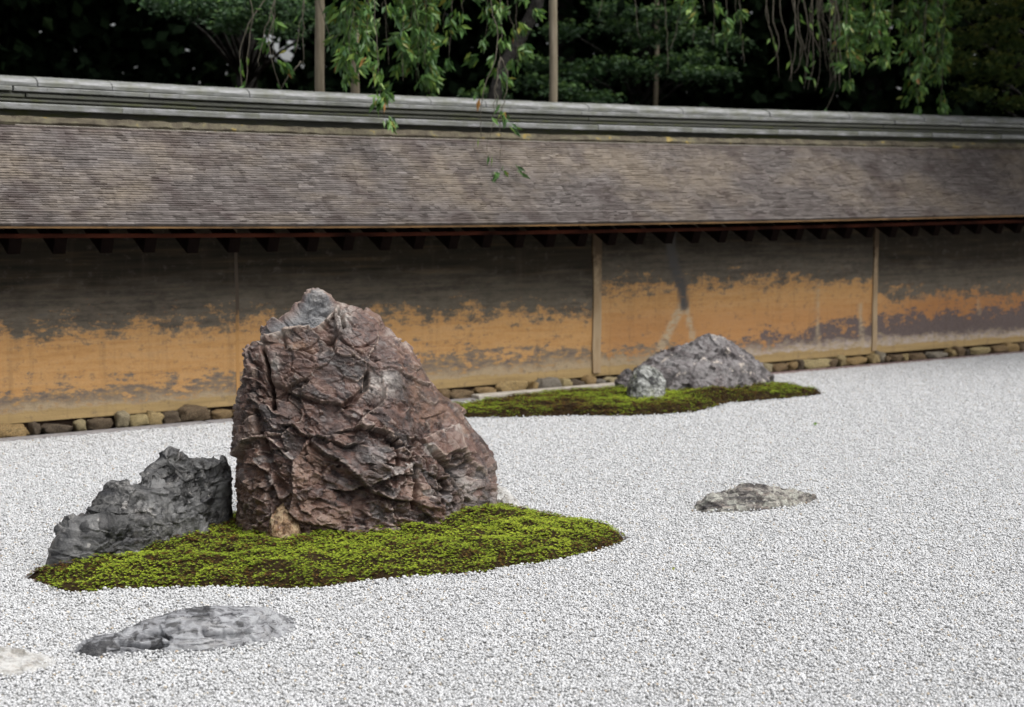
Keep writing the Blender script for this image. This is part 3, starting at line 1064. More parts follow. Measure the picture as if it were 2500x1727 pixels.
def lip(px, py, line, above, below, ha, hb, ends=25):
    """an overhanging break: stone stands out above the line and drops back below it"""
    lx = np.array([p[0] for p in line])
    ly = np.array([p[1] for p in line])
    v = py - np.interp(px, lx, ly)
    w = sstep(lx[0] - ends, lx[0] + ends, px) * (1 - sstep(lx[-1] - ends, lx[-1] + ends, px))
    return 1.5 * w * np.where(v < 0, above * np.exp(v / ha), -below * np.exp(-v / hb))


NTH_BIG = 520


def disp_big(P, N, px, py):
    facing = sstep(0.0, 0.35, -N[:, 1])
    ca, sa = math.cos(0.42), math.sin(0.42)                 # the bedding dips to the right
    wp = np.stack([P[:, 0] * ca - P[:, 2] * sa, P[:, 1], P[:, 0] * sa + P[:, 2] * ca], 1)
    wp = wp + 0.012 * np.stack([fbm(P * 6, 3, 1), fbm(P * 6, 3, 2), fbm(P * 6, 3, 3)], 1)
    f1, r1, e1 = facets(wp, 0.30, 3, 0.9, 0.5, (1, 1, 1))
    f2, r2, e2 = facets(wp, 0.155, 7, 1.0, 0.55, (1.25, 1, 0.75))
    f3, r3, e3 = facets(wp, 0.055, 13, 1.0, 0.65, (1.4, 1, 0.65))
    f4, r4, _ = facets(wp, 0.022, 17, 1.0, 0.7, (1.3, 1, 0.8))
    wx = px + 9 * fbm(P * 14, 3, 71)
    wy = py + 9 * fbm(P * 14, 3, 72)
    busy = sstep(-0.25, 0.35, fbm(P * 3.3, 2, 55))
    slab = sstep(-3, 5, poly_sdf(wx * 0.5 + px * 0.5, wy * 0.5 + py * 0.5, SLAB)) * facing
    rough = 1 - 0.72 * slab
    calm = np.zeros(len(P))
    for ax, ay, aw, ah in ((740, 845, 75, 28), (900, 815, 50, 40), (860, 850, 70, 22), (955, 955, 35, 50), (800, 925, 60, 38), (700, 985, 40, 30), (890, 1110, 60, 28), (720, 1110, 35, 40), (1050, 960, 40, 60), (1090, 1080, 50, 45), (850, 1215, 50, 22), (1035, 1190, 30, 40), (960, 1020, 50, 26)):
        calm = np.maximum(calm, np.exp(-(((wx - ax) / aw) ** 2 + ((wy - ay) / ah) ** 2) ** 2))
    busy = (1 - 0.85 * calm) * (0.35 + 0.65 * busy)
    d = rough * (0.055 * f1 + (0.014 + 0.02 * busy) * f2 + (0.004 + 0.019 * busy) * f3 + (0.003 + 0.006 * busy) * f4) + 0.003 * fbm(P * 40, 4, 5)
    d -= rough * 0.007 * (1 - sstep(0, 0.10, e2)) * (r1 > 0.35)
    d += slab * (-0.055 * sstep(712, 760, py) + 0.004 * ridged(P * np.array([25, 25, 60]), 3, 30))
    led = np.exp(-(seg_dist(px, py, LEDGE) / 9) ** 2) * facing
    d += 0.020 * led * (1 - slab)

    def crack(line, depth, width):
        return -1.4 * depth * np.exp(-(seg_dist(wx, wy, line) / width) ** 2)
    g = np.zeros(len(P))
    g += crack([(643, 838), (650, 868), (654, 905), (660, 950), (668, 1000)], 0.045, 5.0)
    g += crack([(834, 742), (833, 775), (838, 800)], 0.035, 4.0)
    g += crack([(967, 1076), (969, 1110), (965, 1140)], 0.03, 4)
    g += crack([(1018, 1145), (1018, 1180), (1012, 1215), (1012, 1240)], 0.035, 4)
    g += crack([(1083, 1150), (1084, 1190), (1080, 1225)], 0.03, 4.5)
    g += crack([(1130, 1152), (1140, 1165), (1148, 1170)], 0.05, 7)
    g += crack([(1098, 1175), (1104, 1190), (1103, 1200)], 0.05, 7)
    g += crack([(980, 1000), (1020, 980), (1090, 1010), (1100, 1045)], 0.012, 6)
    g += crack([(625, 1010), (640, 1080), (650, 1130), (690, 1190)], 0.035, 12)
    g += crack([(895, 915), (892, 945), (870, 970), (845, 985)], 0.035, 6)
    g += lip(wx, wy, [(690, 1035), (740, 1060), (800, 1080), (850, 1095), (880, 1085)], 0.010, 0.022, 45, 25)
    g += lip(wx, wy, [(835, 1052), (880, 1046), (910, 1050), (950, 1058), (975, 1085)], 0.018, 0.028, 40, 22)
    g += lip(wx, wy, [(820, 1198), (860, 1196), (900, 1190), (925, 1172), (965, 1165), (1010, 1160)], 0.012, 0.03, 60, 26)
    g += lip(wx, wy, [(660, 935), (720, 960), (780, 980), (850, 985)], 0.008, 0.02, 35, 22)
    g += lip(wx, wy, [(700, 860), (760, 880), (800, 860), (850, 862), (890, 890)], -0.012, -0.016, 30, 45)
    g += lip(wx, wy, [(1070, 1085), (1100, 1115), (1140, 1130), (1160, 1118)], 0.018, 0.02, 50, 25)
    g += lip(wx, wy, [(580, 1120), (640, 1150), (690, 1230), (740, 1280)], 0.012, 0.03, 60, 40)
    # the right flank turns away behind a corner
    flank = sstep(-10, 25, wx - np.interp(py, [800, 880, 960, 1060, 1160, 1260], [950, 968, 985, 1015, 1040, 1060]))
    g += -0.02 * flank * sstep(820, 900, py) - 0.0005 * np.clip(wx - np.interp(py, [800, 880, 960, 1060, 1160, 1260], [950, 968, 985, 1015, 1040, 1060]), 0, 120) * sstep(800, 860, py)
    # left flank: fluted, like split timber
    fl = (1 - sstep(612, 640, px + (py - 1050) * -0.06)) * sstep(965, 990, py)
    g += fl * (0.010 * ridged(P * np.array([30, 30, 2.5]), 3, 40) - 0.006)
    # small cobbled lumps low on the left
    cob = sstep(1120, 1180, py) * (1 - sstep(700, 760, px))
    q1, _, _, _ = worley(P * 26, 77)
    g += cob * 0.020 * (0.5 - q1)
    side = sstep(0.15, 0.6, -N[:, 1])
    hp = d + g * side
    d = d * (0.6 + 0.4 * side) + g * side
    # pale, lichen-worn arrises: where the broken surface stands proud of its surroundings
    G2 = hp.reshape(-1, NTH_BIG)
    blur = G2.copy()
    for _ in range(10):
        blur = (blur + np.roll(blur, 1, 1) + np.roll(blur, -1, 1) + np.vstack([blur[1:], blur[-1:]]) + np.vstack([blur[:1], blur[:-1]])) / 5
    wear = sstep(0.0022, 0.0065, (G2 - blur).ravel()) * (0.35 + 0.65 * sstep(-0.1, 0.3, fbm(P * 8, 3, 91)))
    tone = np.clip(0.5 + 0.5 * (r2 - 0.5) + 0.5 * (r3 - 0.5) + 0.35 * (r1 - 0.5) + 0.25 * (r4 - 0.5), 0, 1)
    right_rust = flank * (1 - sstep(1000, 1060, py))
    rust = np.clip(led * 1.0 + 0.3 * (r1 > 0.82) * (r2 > 0.4) + 0.35 * right_rust
                   + 0.8 * np.exp(-(np.hypot((px - 735) / 50, (py - 850) / 14)) ** 2) + 0.2 * cob + 0.3 * fl, 0, 1) * (1 - 0.6 * slab)
    pale = np.clip(1.2 * np.exp(-(np.hypot((px - 835) / 22, (py - 775) / 35)) ** 2) + np.exp(-(np.hypot((px - 672) / 14, (py - 900) / 30)) ** 2)
                   + np.exp(-(np.hypot((px - 930) / 40, (py - 940) / 30)) ** 2) + np.exp(-(np.hypot((px - 775) / 30, (py - 712) / 14)) ** 2)
                   + 0.8 * led + 0.7 * (r3 > 0.9) * (r2 > 0.5) + 0.8 * np.exp(-(np.hypot((px - 1170) / 25, (py - 1185) / 40)) ** 2)
                   + 0.9 * np.exp(-(seg_dist(px, py, [(950, 812), (985, 838), (1010, 860)]) / 9) ** 2), 0, 1)
    greycells = ((r2 > 0.9) & (py > 1120)) * 0.4 + ((r3 > 0.9) & (py > 1060)) * 0.45
    return d, dict(tone=tone, zone=np.clip(slab + greycells, 0, 1), rust=rust, pale=pale, wear=wear * (1 - slab))


big = loft_rock('boulder', BIG_L, BIG_R, 6.86, 890, 0.32,
                [(0, 0.44), (0.35, 0.40), (0.62, 0.29), (0.8, 0.19), (0.93, 0.10), (1, 0.05)],
                [(0, 0.36), (0.5, 0.30), (0.8, 0.16), (1, 0.05)], NTH_BIG, 430, M_BROWN, disp_big)
tag(big, 'tallest boulder, jagged wet purple-brown stone with a grey-blue peak, on the near moss', 'boulder')


def disp_generic(a1=0.03, a2=0.015, a3=0.007, s1=0.2, s2=0.08, s3=0.03, seed=0, fine=0.004, smooth=0.0, bedding=0.0, pits=0.0):
    def f(P, N, px, py):
        wp = P + 0.02 * np.stack([fbm(P * 7, 3, seed + 1), fbm(P * 7, 3, seed + 2), fbm(P * 7, 3, seed + 3)], 1)
        f1, r1, _ = facets(wp, s1, seed + 3, 0.8, 0.5)
        f2, r2, _ = facets(wp, s2, seed + 7, 0.9, 0.5)
        f3, r3, _ = facets(wp, s3, seed + 13, 0.9, 0.6)
        d = a1 * f1 + a2 * f2 + a3 * f3 + fine * fbm(P * 45, 4, seed + 5)
        if smooth:
            d += smooth * fbm(P * 9, 4, seed + 21)
        if bedding:
            d += bedding * ridged((P + 0.03 * fbm(P * 5, 2, seed + 4)[:, None]) * np.array([9, 30, 45]), 4, seed + 9)
        if pits:
            q = vnoise(P * 34, seed + 33)
            d -= pits * sstep(0.45, 0.75, q)
        tone = np.clip(0.5 + 0.4 * (r2 - 0.5) + 0.4 * (r3 - 0.5) + 0.3 * (r1 - 0.5), 0, 1)
        return d, dict(tone=tone)
    return f


# --- charcoal boulder beside it
GR_L = [(160, 1440), (148, 1408), (147, 1390), (163, 1328), (177, 1297), (194, 1273), (234, 1260), (274, 1215), (293, 1196), (326, 1187), (342, 1160), (366, 1134), (393, 1112), (408, 1103)]
GR_R = [(566, 1340), (563, 1285), (562, 1233), (556, 1206), (558, 1168), (549, 1147), (542, 1126), (512, 1122), (470, 1118), (446, 1108), (428, 1103)]


def disp_grey(P, N, px, py):
    d, a = disp_generic(0.030, 0.018, 0.007, 0.26, 0.11, 0.04, 200, 0.003, 0.006, 0.0, 0.008)(P, N, px, py)
    facing = sstep(0.0, 0.3, -N[:, 1])
    # the lower shoulder stands in front of the taller back lump
    step = sstep(-12, 18, py - np.interp(px, [120, 300, 340, 420, 460, 490, 510, 560], [1180, 1185, 1195, 1200, 1225, 1260, 1330, 1420]))
    d += facing * (0.045 * step - 0.03 * (1 - step))
    d += -0.02 * np.exp(-(seg_dist(px, py, [(478, 1215), (490, 1260), (500, 1300)]) / 9) ** 2) * facing
    d += -0.016 * np.exp(-(seg_dist(px, py, [(520, 1150), (535, 1190), (540, 1240)]) / 7) ** 2) * facing
    return d, a


grey = loft_rock('boulder', GR_L, GR_R, 6.36, 345, 1.05,
                 [(0, 0.24), (0.4, 0.22), (0.75, 0.13), (1, 0.05)], [(0, 0.26), (0.5, 0.2), (1, 0.05)], 320, 240, M_GREY, disp_grey, power=2.4)
tag(grey, 'charcoal-grey pitted boulder sloping down to the left beside the tallest boulder', 'boulder')

# --- small stones at the foot of the big boulder
o = loft_rock('stone', [(652, 1320), (654, 1298), (661, 1262), (672, 1246), (682, 1238)], [(738, 1320), (732, 1288), (716, 1262), (706, 1244), (698, 1238)],
              6.40, 690, 0.1, [(0, 0.09), (0.6, 0.06), (1, 0.02)], [(0, 0.1), (1, 0.03)], 120, 70, M_OCHRE, disp_generic(0.012, 0.008, 0.003, 0.08, 0.035, 0.015, 300, 0.001))
tag(o, 'small ochre stone wedged at the front foot of the tallest boulder', 'stone')
o = loft_rock('stone', [(1180, 1262), (1185, 1240), (1195, 1205), (1206, 1191)], [(1285, 1262), (1276, 1240), (1256, 1216), (1236, 1197), (1220, 1190)],
              7.18, 1235, 0.15, [(0, 0.1), (0.6, 0.07), (1, 0.02)], [(0, 0.1), (1, 0.03)], 120, 70, M_CREAM, disp_generic(0.012, 0.008, 0.003, 0.08, 0.035, 0.015, 320, 0.001))
tag(o, 'small cream stone peeping out behind the right foot of the tallest boulder', 'stone')

def disp_flat(P, N, px, py):
    d, a = disp_generic(0.009, 0.004, 0.002, 0.16, 0.06, 0.022, 400, 0.001, 0.003, 0.004)(P, N, px, py)
    wx, wy = px + 14 * fbm(P * 16, 3, 401), py + 7 * fbm(P * 16, 3, 402)
    for ln, dp, wd in (([(290, 1566), (330, 1572), (365, 1581), (400, 1574)], 0.030, 6), ([(345, 1533), (385, 1543), (410, 1560)], 0.024, 5), ([(300, 1545), (345, 1525), (400, 1515)], 0.014, 4),
                       ([(495, 1543), (530, 1551), (570, 1553), (615, 1543)], 0.024, 6), ([(430, 1500), (500, 1496), (560, 1500)], 0.014, 4), ([(640, 1512), (655, 1524), (672, 1536)], 0.018, 4),
                       ([(330, 1555), (400, 1552), (430, 1540)], 0.016, 5), ([(520, 1520), (600, 1528), (650, 1516)], 0.010, 4), ([(245, 1592), (300, 1585), (320, 1592)], 0.016, 5)):
        d -= dp * np.exp(-(seg_dist(wx, wy, ln) / wd) ** 2)
    return d, a


# --- low stones in the gravel
o = dome_rock('flat_stone', [(178, 1592), (197, 1601), (240, 1610), (296, 1604), (362, 1597), (493, 1597), (592, 1584), (658, 1571), (707, 1555), (722, 1536)],
              [(170, 1594), (181, 1588), (205, 1568), (232, 1556), (280, 1551), (312, 1532), (355, 1512), (395, 1505), (437, 1496), (477, 1487), (526, 1484), (600, 1485), (641, 1488), (678, 1508), (717, 1531), (730, 1540)],
              [(0, 0.06), (0.12, 0.16), (0.35, 0.26), (0.6, 0.30), (0.85, 0.24), (1, 0.06)], 260, 130, M_FLAT, disp_flat, peak=0.62)
tag(o, 'long low blue-grey streaked stone in the gravel before the near moss', 'stone')
o = dome_rock('flat_stone', [(1698, 1250), (1719, 1254), (1788, 1252), (1840, 1250), (1910, 1245), (1961, 1234), (1995, 1225)],
              [(1690, 1252), (1700, 1246), (1711, 1232), (1737, 1211), (1771, 1206), (1797, 1193), (1823, 1189), (1866, 1190), (1910, 1199), (1953, 1204), (1987, 1216), (2000, 1226)],
              [(0, 0.08), (0.2, 0.22), (0.5, 0.30), (0.8, 0.22), (1, 0.06)], 200, 100, M_FLAT2, disp_generic(0.012, 0.009, 0.004, 0.10, 0.045, 0.02, 430, 0.0015, 0.006, 0.014), peak=0.6)
tag(o, 'lone low tan and pale-green banded stone in the gravel on the right', 'stone')
o = dome_rock('flat_stone', [(-330, 1660), (-150, 1672), (0, 1660), (70, 1648), (115, 1640), (134, 1630)],
              [(-340, 1656), (-200, 1580), (0, 1592), (50, 1601), (99, 1616), (135, 1630)],
              [(0, 0.1), (0.3, 0.30), (0.7, 0.26), (0.9, 0.16), (1, 0.05)], 180, 80, M_CREAM, disp_generic(0.006, 0.004, 0.002, 0.16, 0.06, 0.02, 460, 0.001, 0.003, 0.005), peak=0.55)
tag(o, 'flat cream stone cut off by the bottom left corner', 'stone')

# --- far group by the wall
o = loft_rock('boulder', [(1540, 985), (1540, 950), (1549, 905), (1563, 889), (1596, 868), (1633, 855), (1665, 842), (1691, 829), (1718, 820), (1734, 817)],
              [(1895, 975), (1887, 940), (1871, 915), (1856, 894), (1838, 871), (1820, 855), (1788, 836), (1763, 822), (1750, 817)],
              11.75, 1710, 0.30, [(0, 0.42), (0.5, 0.33), (0.85, 0.14), (1, 0.05)], [(0, 0.3), (0.6, 0.2), (1, 0.05)], 260, 160, M_FAR,
              disp_generic(0.035, 0.02, 0.008, 0.28, 0.1, 0.04, 500, 0.004, 0.02), power=2.3)
tag(o, 'long humped purple-grey boulder with pale lichen spots before the clay wall', 'boulder')
o = loft_rock('stone', [(1534, 1000), (1530, 982), (1533, 955), (1539, 925), (1554, 906), (1566, 899)], [(1612, 1000), (1616, 985), (1622, 966), (1621, 936), (1614, 918), (1599, 903), (1586, 899)],
              11.05, 1575, 0.1, [(0, 0.15), (0.6, 0.11), (1, 0.04)], [(0, 0.15), (1, 0.04)], 180, 120, M_PALE, disp_generic(0.02, 0.012, 0.004, 0.14, 0.06, 0.025, 530, 0.002), power=2.4)
tag(o, 'upright black and pale-green stone in front of the humped far boulder', 'stone')
o = loft_rock('stone', [(1510, 985), (1507, 962), (1500, 945), (1504, 928), (1518, 911), (1526, 905)], [(1570, 985), (1564, 962), (1560, 930), (1548, 911), (1538, 905)],
              11.62, 1530, 0.2, [(0, 0.12), (1, 0.03)], [(0, 0.1), (1, 0.03)], 120, 70, M_FAR, disp_generic(0.018, 0.012, 0.004, 0.12, 0.05, 0.02, 560, 0.002))
tag(o, 'small mauve stone half hidden at the left end of the humped far boulder', 'stone')

# ------------------------------------------------------------------ moss islands
def moss_island(name, outline_px, hmax, edge, res, tufts, tuft_r, label, seed, bumps=(), brown=0.0, rusty=()):
    poly = [tuple(ground(x, y)[:2]) for x, y in outline_px]
    P2 = np.array(poly)
    lo, hi = P2.min(0) - 0.05, P2.max(0) + 0.05
    rg = np.random.default_rng(seed)

    def height(x, y):
        p3 = np.stack([x, y, x * 0], 1)
        sd = poly_sdf(x, y, poly) + 0.022 * fbm(p3 * 14, 4, seed)
        h = hmax * sstep(-0.02, edge, sd) + 0.016 * sstep(0, 0.05, sd) * (1 + 1.3 * fbm(p3 * 13, 3, seed + 4))
        for bx, by, br, bh in bumps:
            q = ground(bx, by)
            h = h + bh * np.exp(-(((x - q[0]) / br) ** 2 + ((y - q[1]) / br) ** 2)) * sstep(0, 0.1, sd)
        return sd, np.where(sd > -0.004, h, -0.03)
    xs = np.arange(lo[0], hi[0], res)
    ys = np.arange(lo[1], hi[1], res)
    XX, YY = np.meshgrid(xs, ys, indexing='ij')
    sd, hh = height(XX.ravel(), YY.ravel())
    I = np.arange(XX.size).reshape(XX.shape)
    Q = np.stack([I[:-1, :-1], I[1:, :-1], I[1:, 1:], I[:-1, 1:]], -1).reshape(-1, 4)
    Q = Q[(sd[Q] > -0.03).any(1)]
    used = np.unique(Q)
    remap = np.zeros(XX.size, int)
    remap[used] = np.arange(len(used))
    base = np.array([P2[:, 0].mean(), P2[:, 1].mean(), 0])
    V = np.stack([XX.ravel(), YY.ravel(), hh], 1)[used]
    isl = obj_np(name, V - base, remap[Q], M_SOIL, None, True)
    isl.location = base
    tag(isl, label, 'moss', kind='stuff')
    # tufts: little leafy rosettes
    x = rg.uniform(lo[0], hi[0], tufts * 4)
    y = rg.uniform(lo[1], hi[1], tufts * 4)
    sd, hh = height(x, y)
    p3 = np.stack([x, y, x * 0], 1)
    bare = fbm(p3 * 7, 4, seed + 8)
    keep = (sd > 0.0) & (bare + rg.normal(0, 0.16, len(x)) < 0.55)
    idx = np.nonzero(keep)[0][:tufts]
    x, y, hh, sd, p3 = x[idx], y[idx], hh[idx], sd[idx], p3[idx]
    n = len(x)
    green = 0.79 + 0.3 * fbm(p3 * 5, 4, seed + 12) + rg.normal(0, 0.16, n) - brown * (0.5 + fbm(p3 * 3.2, 3, seed + 15))
    green -= 0.2 * (1 - sstep(0.0, 0.05, sd + 0.02 * rg.normal(0, 1, n) + 0.04 * fbm(p3 * 2.5, 2, seed + 30)))
    patch = fbm(p3 * 24, 3, seed + 20)
    green -= 0.42 * sstep(0.12, 0.45, patch)
    tips = np.zeros(n)
    for tx_, ty_, tr_ in rusty:
        q = ground(tx_, ty_)
        tips = np.maximum(tips, np.exp(-(((x - q[0]) / tr_) ** 2 + ((y - q[1]) / tr_) ** 2)))
    green -= 0.42 * tips * (0.5 + 0.8 * rg.random(n))
    green += 0.10 * sstep(-0.9, 0.2, x) - 0.10
    # an even sink of sunken, brown rosettes between the raised green ones
    sunk = rg.random(n) < 0.28
    green = np.where(sunk, green - 0.45, green)
    r = tuft_r * rg.uniform(0.65, 1.25, n)
    zc = hh + np.where(sunk, 0.0, tuft_r * rg.uniform(0.4, 1.3, n))
    K = 7
    a0 = rg.uniform(0, 6.28, n)
    V = np.zeros((n, 1 + 2 * K, 3))
    V[:, 0] = np.stack([x, y, zc + 0.0], 1)
    for k in range(K):
        a = a0 + k * 2 * math.pi / K
        el = rg.uniform(0.05, 0.75, n)
        V[:, 1 + 2 * k] = np.stack([x + r * np.cos(a) * np.cos(el), y + r * np.sin(a) * np.cos(el), zc + r * np.sin(el)], 1)
        b = a + 0.55
        V[:, 2 + 2 * k] = np.stack([x + 0.5 * r * np.cos(b) * np.cos(el), y + 0.5 * r * np.sin(b) * np.cos(el), zc + 0.35 * r * np.sin(el)], 1)
    off = np.arange(n)[:, None] * (1 + 2 * K)
    T = np.concatenate([np.stack([off[:, 0], off[:, 0] + 1 + 2 * k, off[:, 0] + 2 + 2 * k], 1) for k in range(K)])
    tone = np.repeat(np.clip(green, 0, 1)[:, None], 1 + 2 * K, 1)
    tone[:, 0] -= 0.1
    tf = obj_np('moss_tufts', V.reshape(-1, 3) - base, T, M_MOSS, isl, False, dict(tone=np.clip(tone, 0, 1).ravel()))
    tag(tf, kind='stuff')
    return poly


NEAR_MOSS = [(58, 1416), (110, 1433), (150, 1450), (200, 1452), (300, 1442), (420, 1440), (550, 1437), (700, 1442), (790, 1439), (900, 1422), (1000, 1414), (1100, 1407), (1190, 1402), (1250, 1387), (1330, 1377), (1400, 1364), (1450, 1352), (1500, 1337), (1528, 1321), (1528, 1312), (1500, 1296), (1450, 1284), (1390, 1275), (1330, 1266), (1270, 1255), (1150, 1240), (900, 1235), (560, 1265), (300, 1350), (130, 1388), (80, 1402)]
FAR_MOSS = [(1040, 1015), (1150, 1023), (1250, 1022), (1400, 1017), (1500, 1019), (1600, 1016), (1700, 1009), (1780, 987), (1900, 977), (1990, 969), (2012, 963), (1960, 955), (1900, 948), (1800, 944), (1620, 950), (1450, 962), (1300, 972), (1140, 995), (1050, 1005)]
near_poly = moss_island('moss_island', NEAR_MOSS, 0.040, 0.24, 0.014, 36000, 0.0085, 'near green moss island spreading around the two largest boulders', 21,
                        bumps=((900, 1300, 0.35, 0.035), (1150, 1290, 0.25, 0.03), (450, 1360, 0.2, 0.02)), rusty=((1515, 1318, 0.10), (1470, 1345, 0.10), (95, 1412, 0.10), (1220, 1262, 0.14), (560, 1310, 0.12), (1150, 1262, 0.1), (380, 1372, 0.08)))
far_poly = moss_island('moss_island', FAR_MOSS, 0.030, 0.12, 0.02, 26000, 0.0105, 'far brown and green moss island below the humped boulder by the wall', 22,
                       bumps=((1745, 980, 0.12, 0.045), (1690, 985, 0.15, 0.03), (1850, 962, 0.2, 0.02)), brown=0.36, rusty=((1745, 975, 0.15), (1600, 1010, 0.25), (1450, 1012, 0.3), (1760, 990, 0.15), (1900, 972, 0.25), (1250, 990, 0.2)))

# ------------------------------------------------------------------ gravel: a tile of pebbles repeated over the bed
TILE = 0.40


def pebbles(x, y, z, r, seed, level=1):
    rg = np.random.default_rng(seed)
    n = len(x)
    BV, BF = (IV2, IF2) if level == 2 else (IV1, IF1)
    k = len(BV)
    nz = rg.normal(0, 1, (n, k))
    V = BV[None] * (1 + 0.13 * nz)[..., None]
    sc = rg.uniform(0.72, 1.28, (n, 3))
    sc[:, 2] *= 0.82
    V = V * sc[:, None, :]
    ang = rg.uniform(0, 6.283, (n, 2))
    c, s_ = np.cos(ang[:, 0])[:, None], np.sin(ang[:, 0])[:, None]
    tl = rg.normal(0, 0.35, n)[:, None]
    ct, st_ = np.cos(tl), np.sin(tl)
    X, Y, Z = V[..., 0], V[..., 1], V[..., 2]
    Y, Z = Y * ct - Z * st_, Y * st_ + Z * ct
    X, Y = X * c - Y * s_, X * s_ + Y * c
    V = np.stack([X, Y, Z], 2) * r[:, None, None] + np.stack([x, y, z], 1)[:, None, :]
    F = (BF[None] + (np.arange(n) * k)[:, None, None]).reshape(-1, 3)
    pc = rg.random(n)
    return V.reshape(-1, 3), F, np.repeat(pc, k)


tiles = bpy.data.collections.new('gravel_tiles')
for v_ in range(2):
    rg = np.random.default_rng(100 + v_)
    m_ = 58
    gx, gy = np.meshgrid((np.arange(m_) + 0.5) / m_ * TILE - TILE / 2, (np.arange(m_) + 0.5) / m_ * TILE - TILE / 2)
    x = gx.ravel() + rg.normal(0, 0.0027, m_ * m_)
    y = gy.ravel() + rg.normal(0, 0.0027, m_ * m_)
    z = rg.normal(0, 0.0024, m_ * m_) + 0.0028 * vnoise(np.stack([x * 40, y * 40, x * 0], 1), 8)
    r = np.clip(rg.lognormal(math.log(0.0040), 0.2, m_ * m_), 0.0028, 0.0072)
    V, F, pc = pebbles(x, y, z, r, 200 + v_)
    me = mesh_np('gravel_tile', V, F, True, dict(pc=pc))
    me.materials.append(MG)
    tiles.objects.link(bpy.data.objects.new('gravel_tile_%d' % v_, me))

# loose pebbles banked against the moss edges and stones
rg = np.random.default_rng(77)
ex, ey, ez = [], [], []
for poly, dens in ((near_poly, 7000), (far_poly, 5000)):
    pl_ = poly + [poly[0]]
    for (x0_, y0_), (x1_, y1_) in zip(pl_[:-1], pl_[1:]):
        ln = math.hypot(x1_ - x0_, y1_ - y0_)
        n = int(ln * dens * 0.06)
        t = rg.random(n)
        ex.append(x0_ + (x1_ - x0_) * t + rg.normal(0, 0.012, n))
        ey.append(y0_ + (y1_ - y0_) * t + rg.normal(0, 0.012, n) - 0.012)
for line in ([(178, 1592), (197, 1601), (240, 1610), (296, 1604), (362, 1597), (493, 1597), (592, 1584), (658, 1571), (707, 1555), (722, 1536)],
             [(1698, 1250), (1719, 1254), (1788, 1252), (1840, 1250), (1910, 1245), (1961, 1234), (1995, 1225)], [(-60, 1668), (0, 1660), (70, 1648), (115, 1640), (134, 1630)]):
    w_ = [ground(a_, b_) for a_, b_ in line]
    for p0_, p1_ in zip(w_[:-1], w_[1:]):
        n = int(np.linalg.norm(p1_ - p0_) * 320)
        t = rg.random(n)
        ex.append(p0_[0] + (p1_[0] - p0_[0]) * t + rg.normal(0, 0.008, n))
        ey.append(p0_[1] + (p1_[1] - p0_[1]) * t + rg.normal(0.004, 0.010, n))
ex, ey = np.concatenate(ex), np.concatenate(ey)
ez = np.abs(rg.normal(0.004, 0.004, len(ex)))
sdm = np.maximum(poly_sdf(ex, ey, near_poly), poly_sdf(ex, ey, far_poly))
kp = sdm < 0.012
ex, ey, ez = ex[kp], ey[kp], ez[kp]
er = np.clip(rg.lognormal(math.log(0.0047), 0.2, len(ex)), 0.0032, 0.008)
eV, eF, epc = pebbles(ex, ey, ez, er, 300)
eme = mesh_np('gravel_bank', eV, eF, True, dict(pc=epc))
eme.materials.append(MG)
bank_ob = bpy.data.objects.new('gravel_bank', eme)

pts, rots, vars_ = [], [], []
rg = np.random.default_rng(9)
for i in range(int((S1 - S0) / TILE)):
    for j in range(36):
        s, t = S0 + TILE * (i + 0.5), 0.20 + TILE * (j + 0.5)
        p = wall_world(s, t, 0.0)
        if p[1] < 2.6 or abs(p[0]) > 0.36 * p[1] + 1.3:
            continue
        pts.append(p)
        rots.append(W_RZ + rg.integers(4) * math.pi / 2)
        vars_.append(int(rg.integers(2)))
gme = bpy.data.meshes.new('gravel')
gme.from_pydata([tuple(p) for p in pts], [], [])
gme.attributes.new('rot', 'FLOAT', 'POINT').data.foreach_set('value', np.array(rots, np.float32))
gme.attributes.new('var', 'INT', 'POINT').data.foreach_set('value', np.array(vars_, np.int32))
gme.materials.append(MG)
gravel = link(bpy.data.objects.new('gravel', gme))
tag(gravel, 'white gravel covering the whole garden floor', 'gravel', kind='stuff')
ng = bpy.data.node_groups.new('gravel_layout', 'GeometryNodeTree')
ng.interface.new_socket('Geometry', in_out='INPUT', socket_type='NodeSocketGeometry')
ng.interface.new_socket('Geometry', in_out='OUTPUT', socket_type='NodeSocketGeometry')
nn, nl = ng.nodes, ng.links
gi, go = nn.new('NodeGroupInput'), nn.new('NodeGroupOutput')
ci = nn.new('GeometryNodeCollectionInfo')
ci.inputs['Collection'].default_value = tiles
ci.inputs['Separate Children'].default_value = True
ci.inputs['Reset Children'].default_value = True
iop = nn.new('GeometryNodeInstanceOnPoints')
iop.inputs['Pick Instance'].default_value = True
na = nn.new('GeometryNodeInputNamedAttribute')
na.data_type = 'FLOAT'
na.inputs['Name'].default_value = 'rot'
nb = nn.new('GeometryNodeInputNamedAttribute')
nb.data_type = 'INT'
nb.inputs['Name'].default_value = 'var'
cxyz = nn.new('ShaderNodeCombineXYZ')
oi = nn.new('GeometryNodeObjectInfo')
oi.inputs['Object'].default_value = bank_ob
jn = nn.new('GeometryNodeJoinGeometry')
nl.new(gi.outputs[0], iop.inputs['Points'])
nl.new(ci.outputs[0], iop.inputs['Instance'])
nl.new([s_ for s_ in na.outputs if s_.enabled][0], cxyz.inputs['Z'])
nl.new(cxyz.outputs[0], iop.inputs['Rotation'])
nl.new([s_ for s_ in nb.outputs if s_.enabled][0], iop.inputs['Instance Index'])
nl.new(iop.outputs[0], jn.inputs[0])
nl.new(oi.outputs['Geometry'], jn.inputs[0])
nl.new(jn.outputs[0], go.inputs[0])
gravel.modifiers.new('layout', 'NODES').node_group = ng

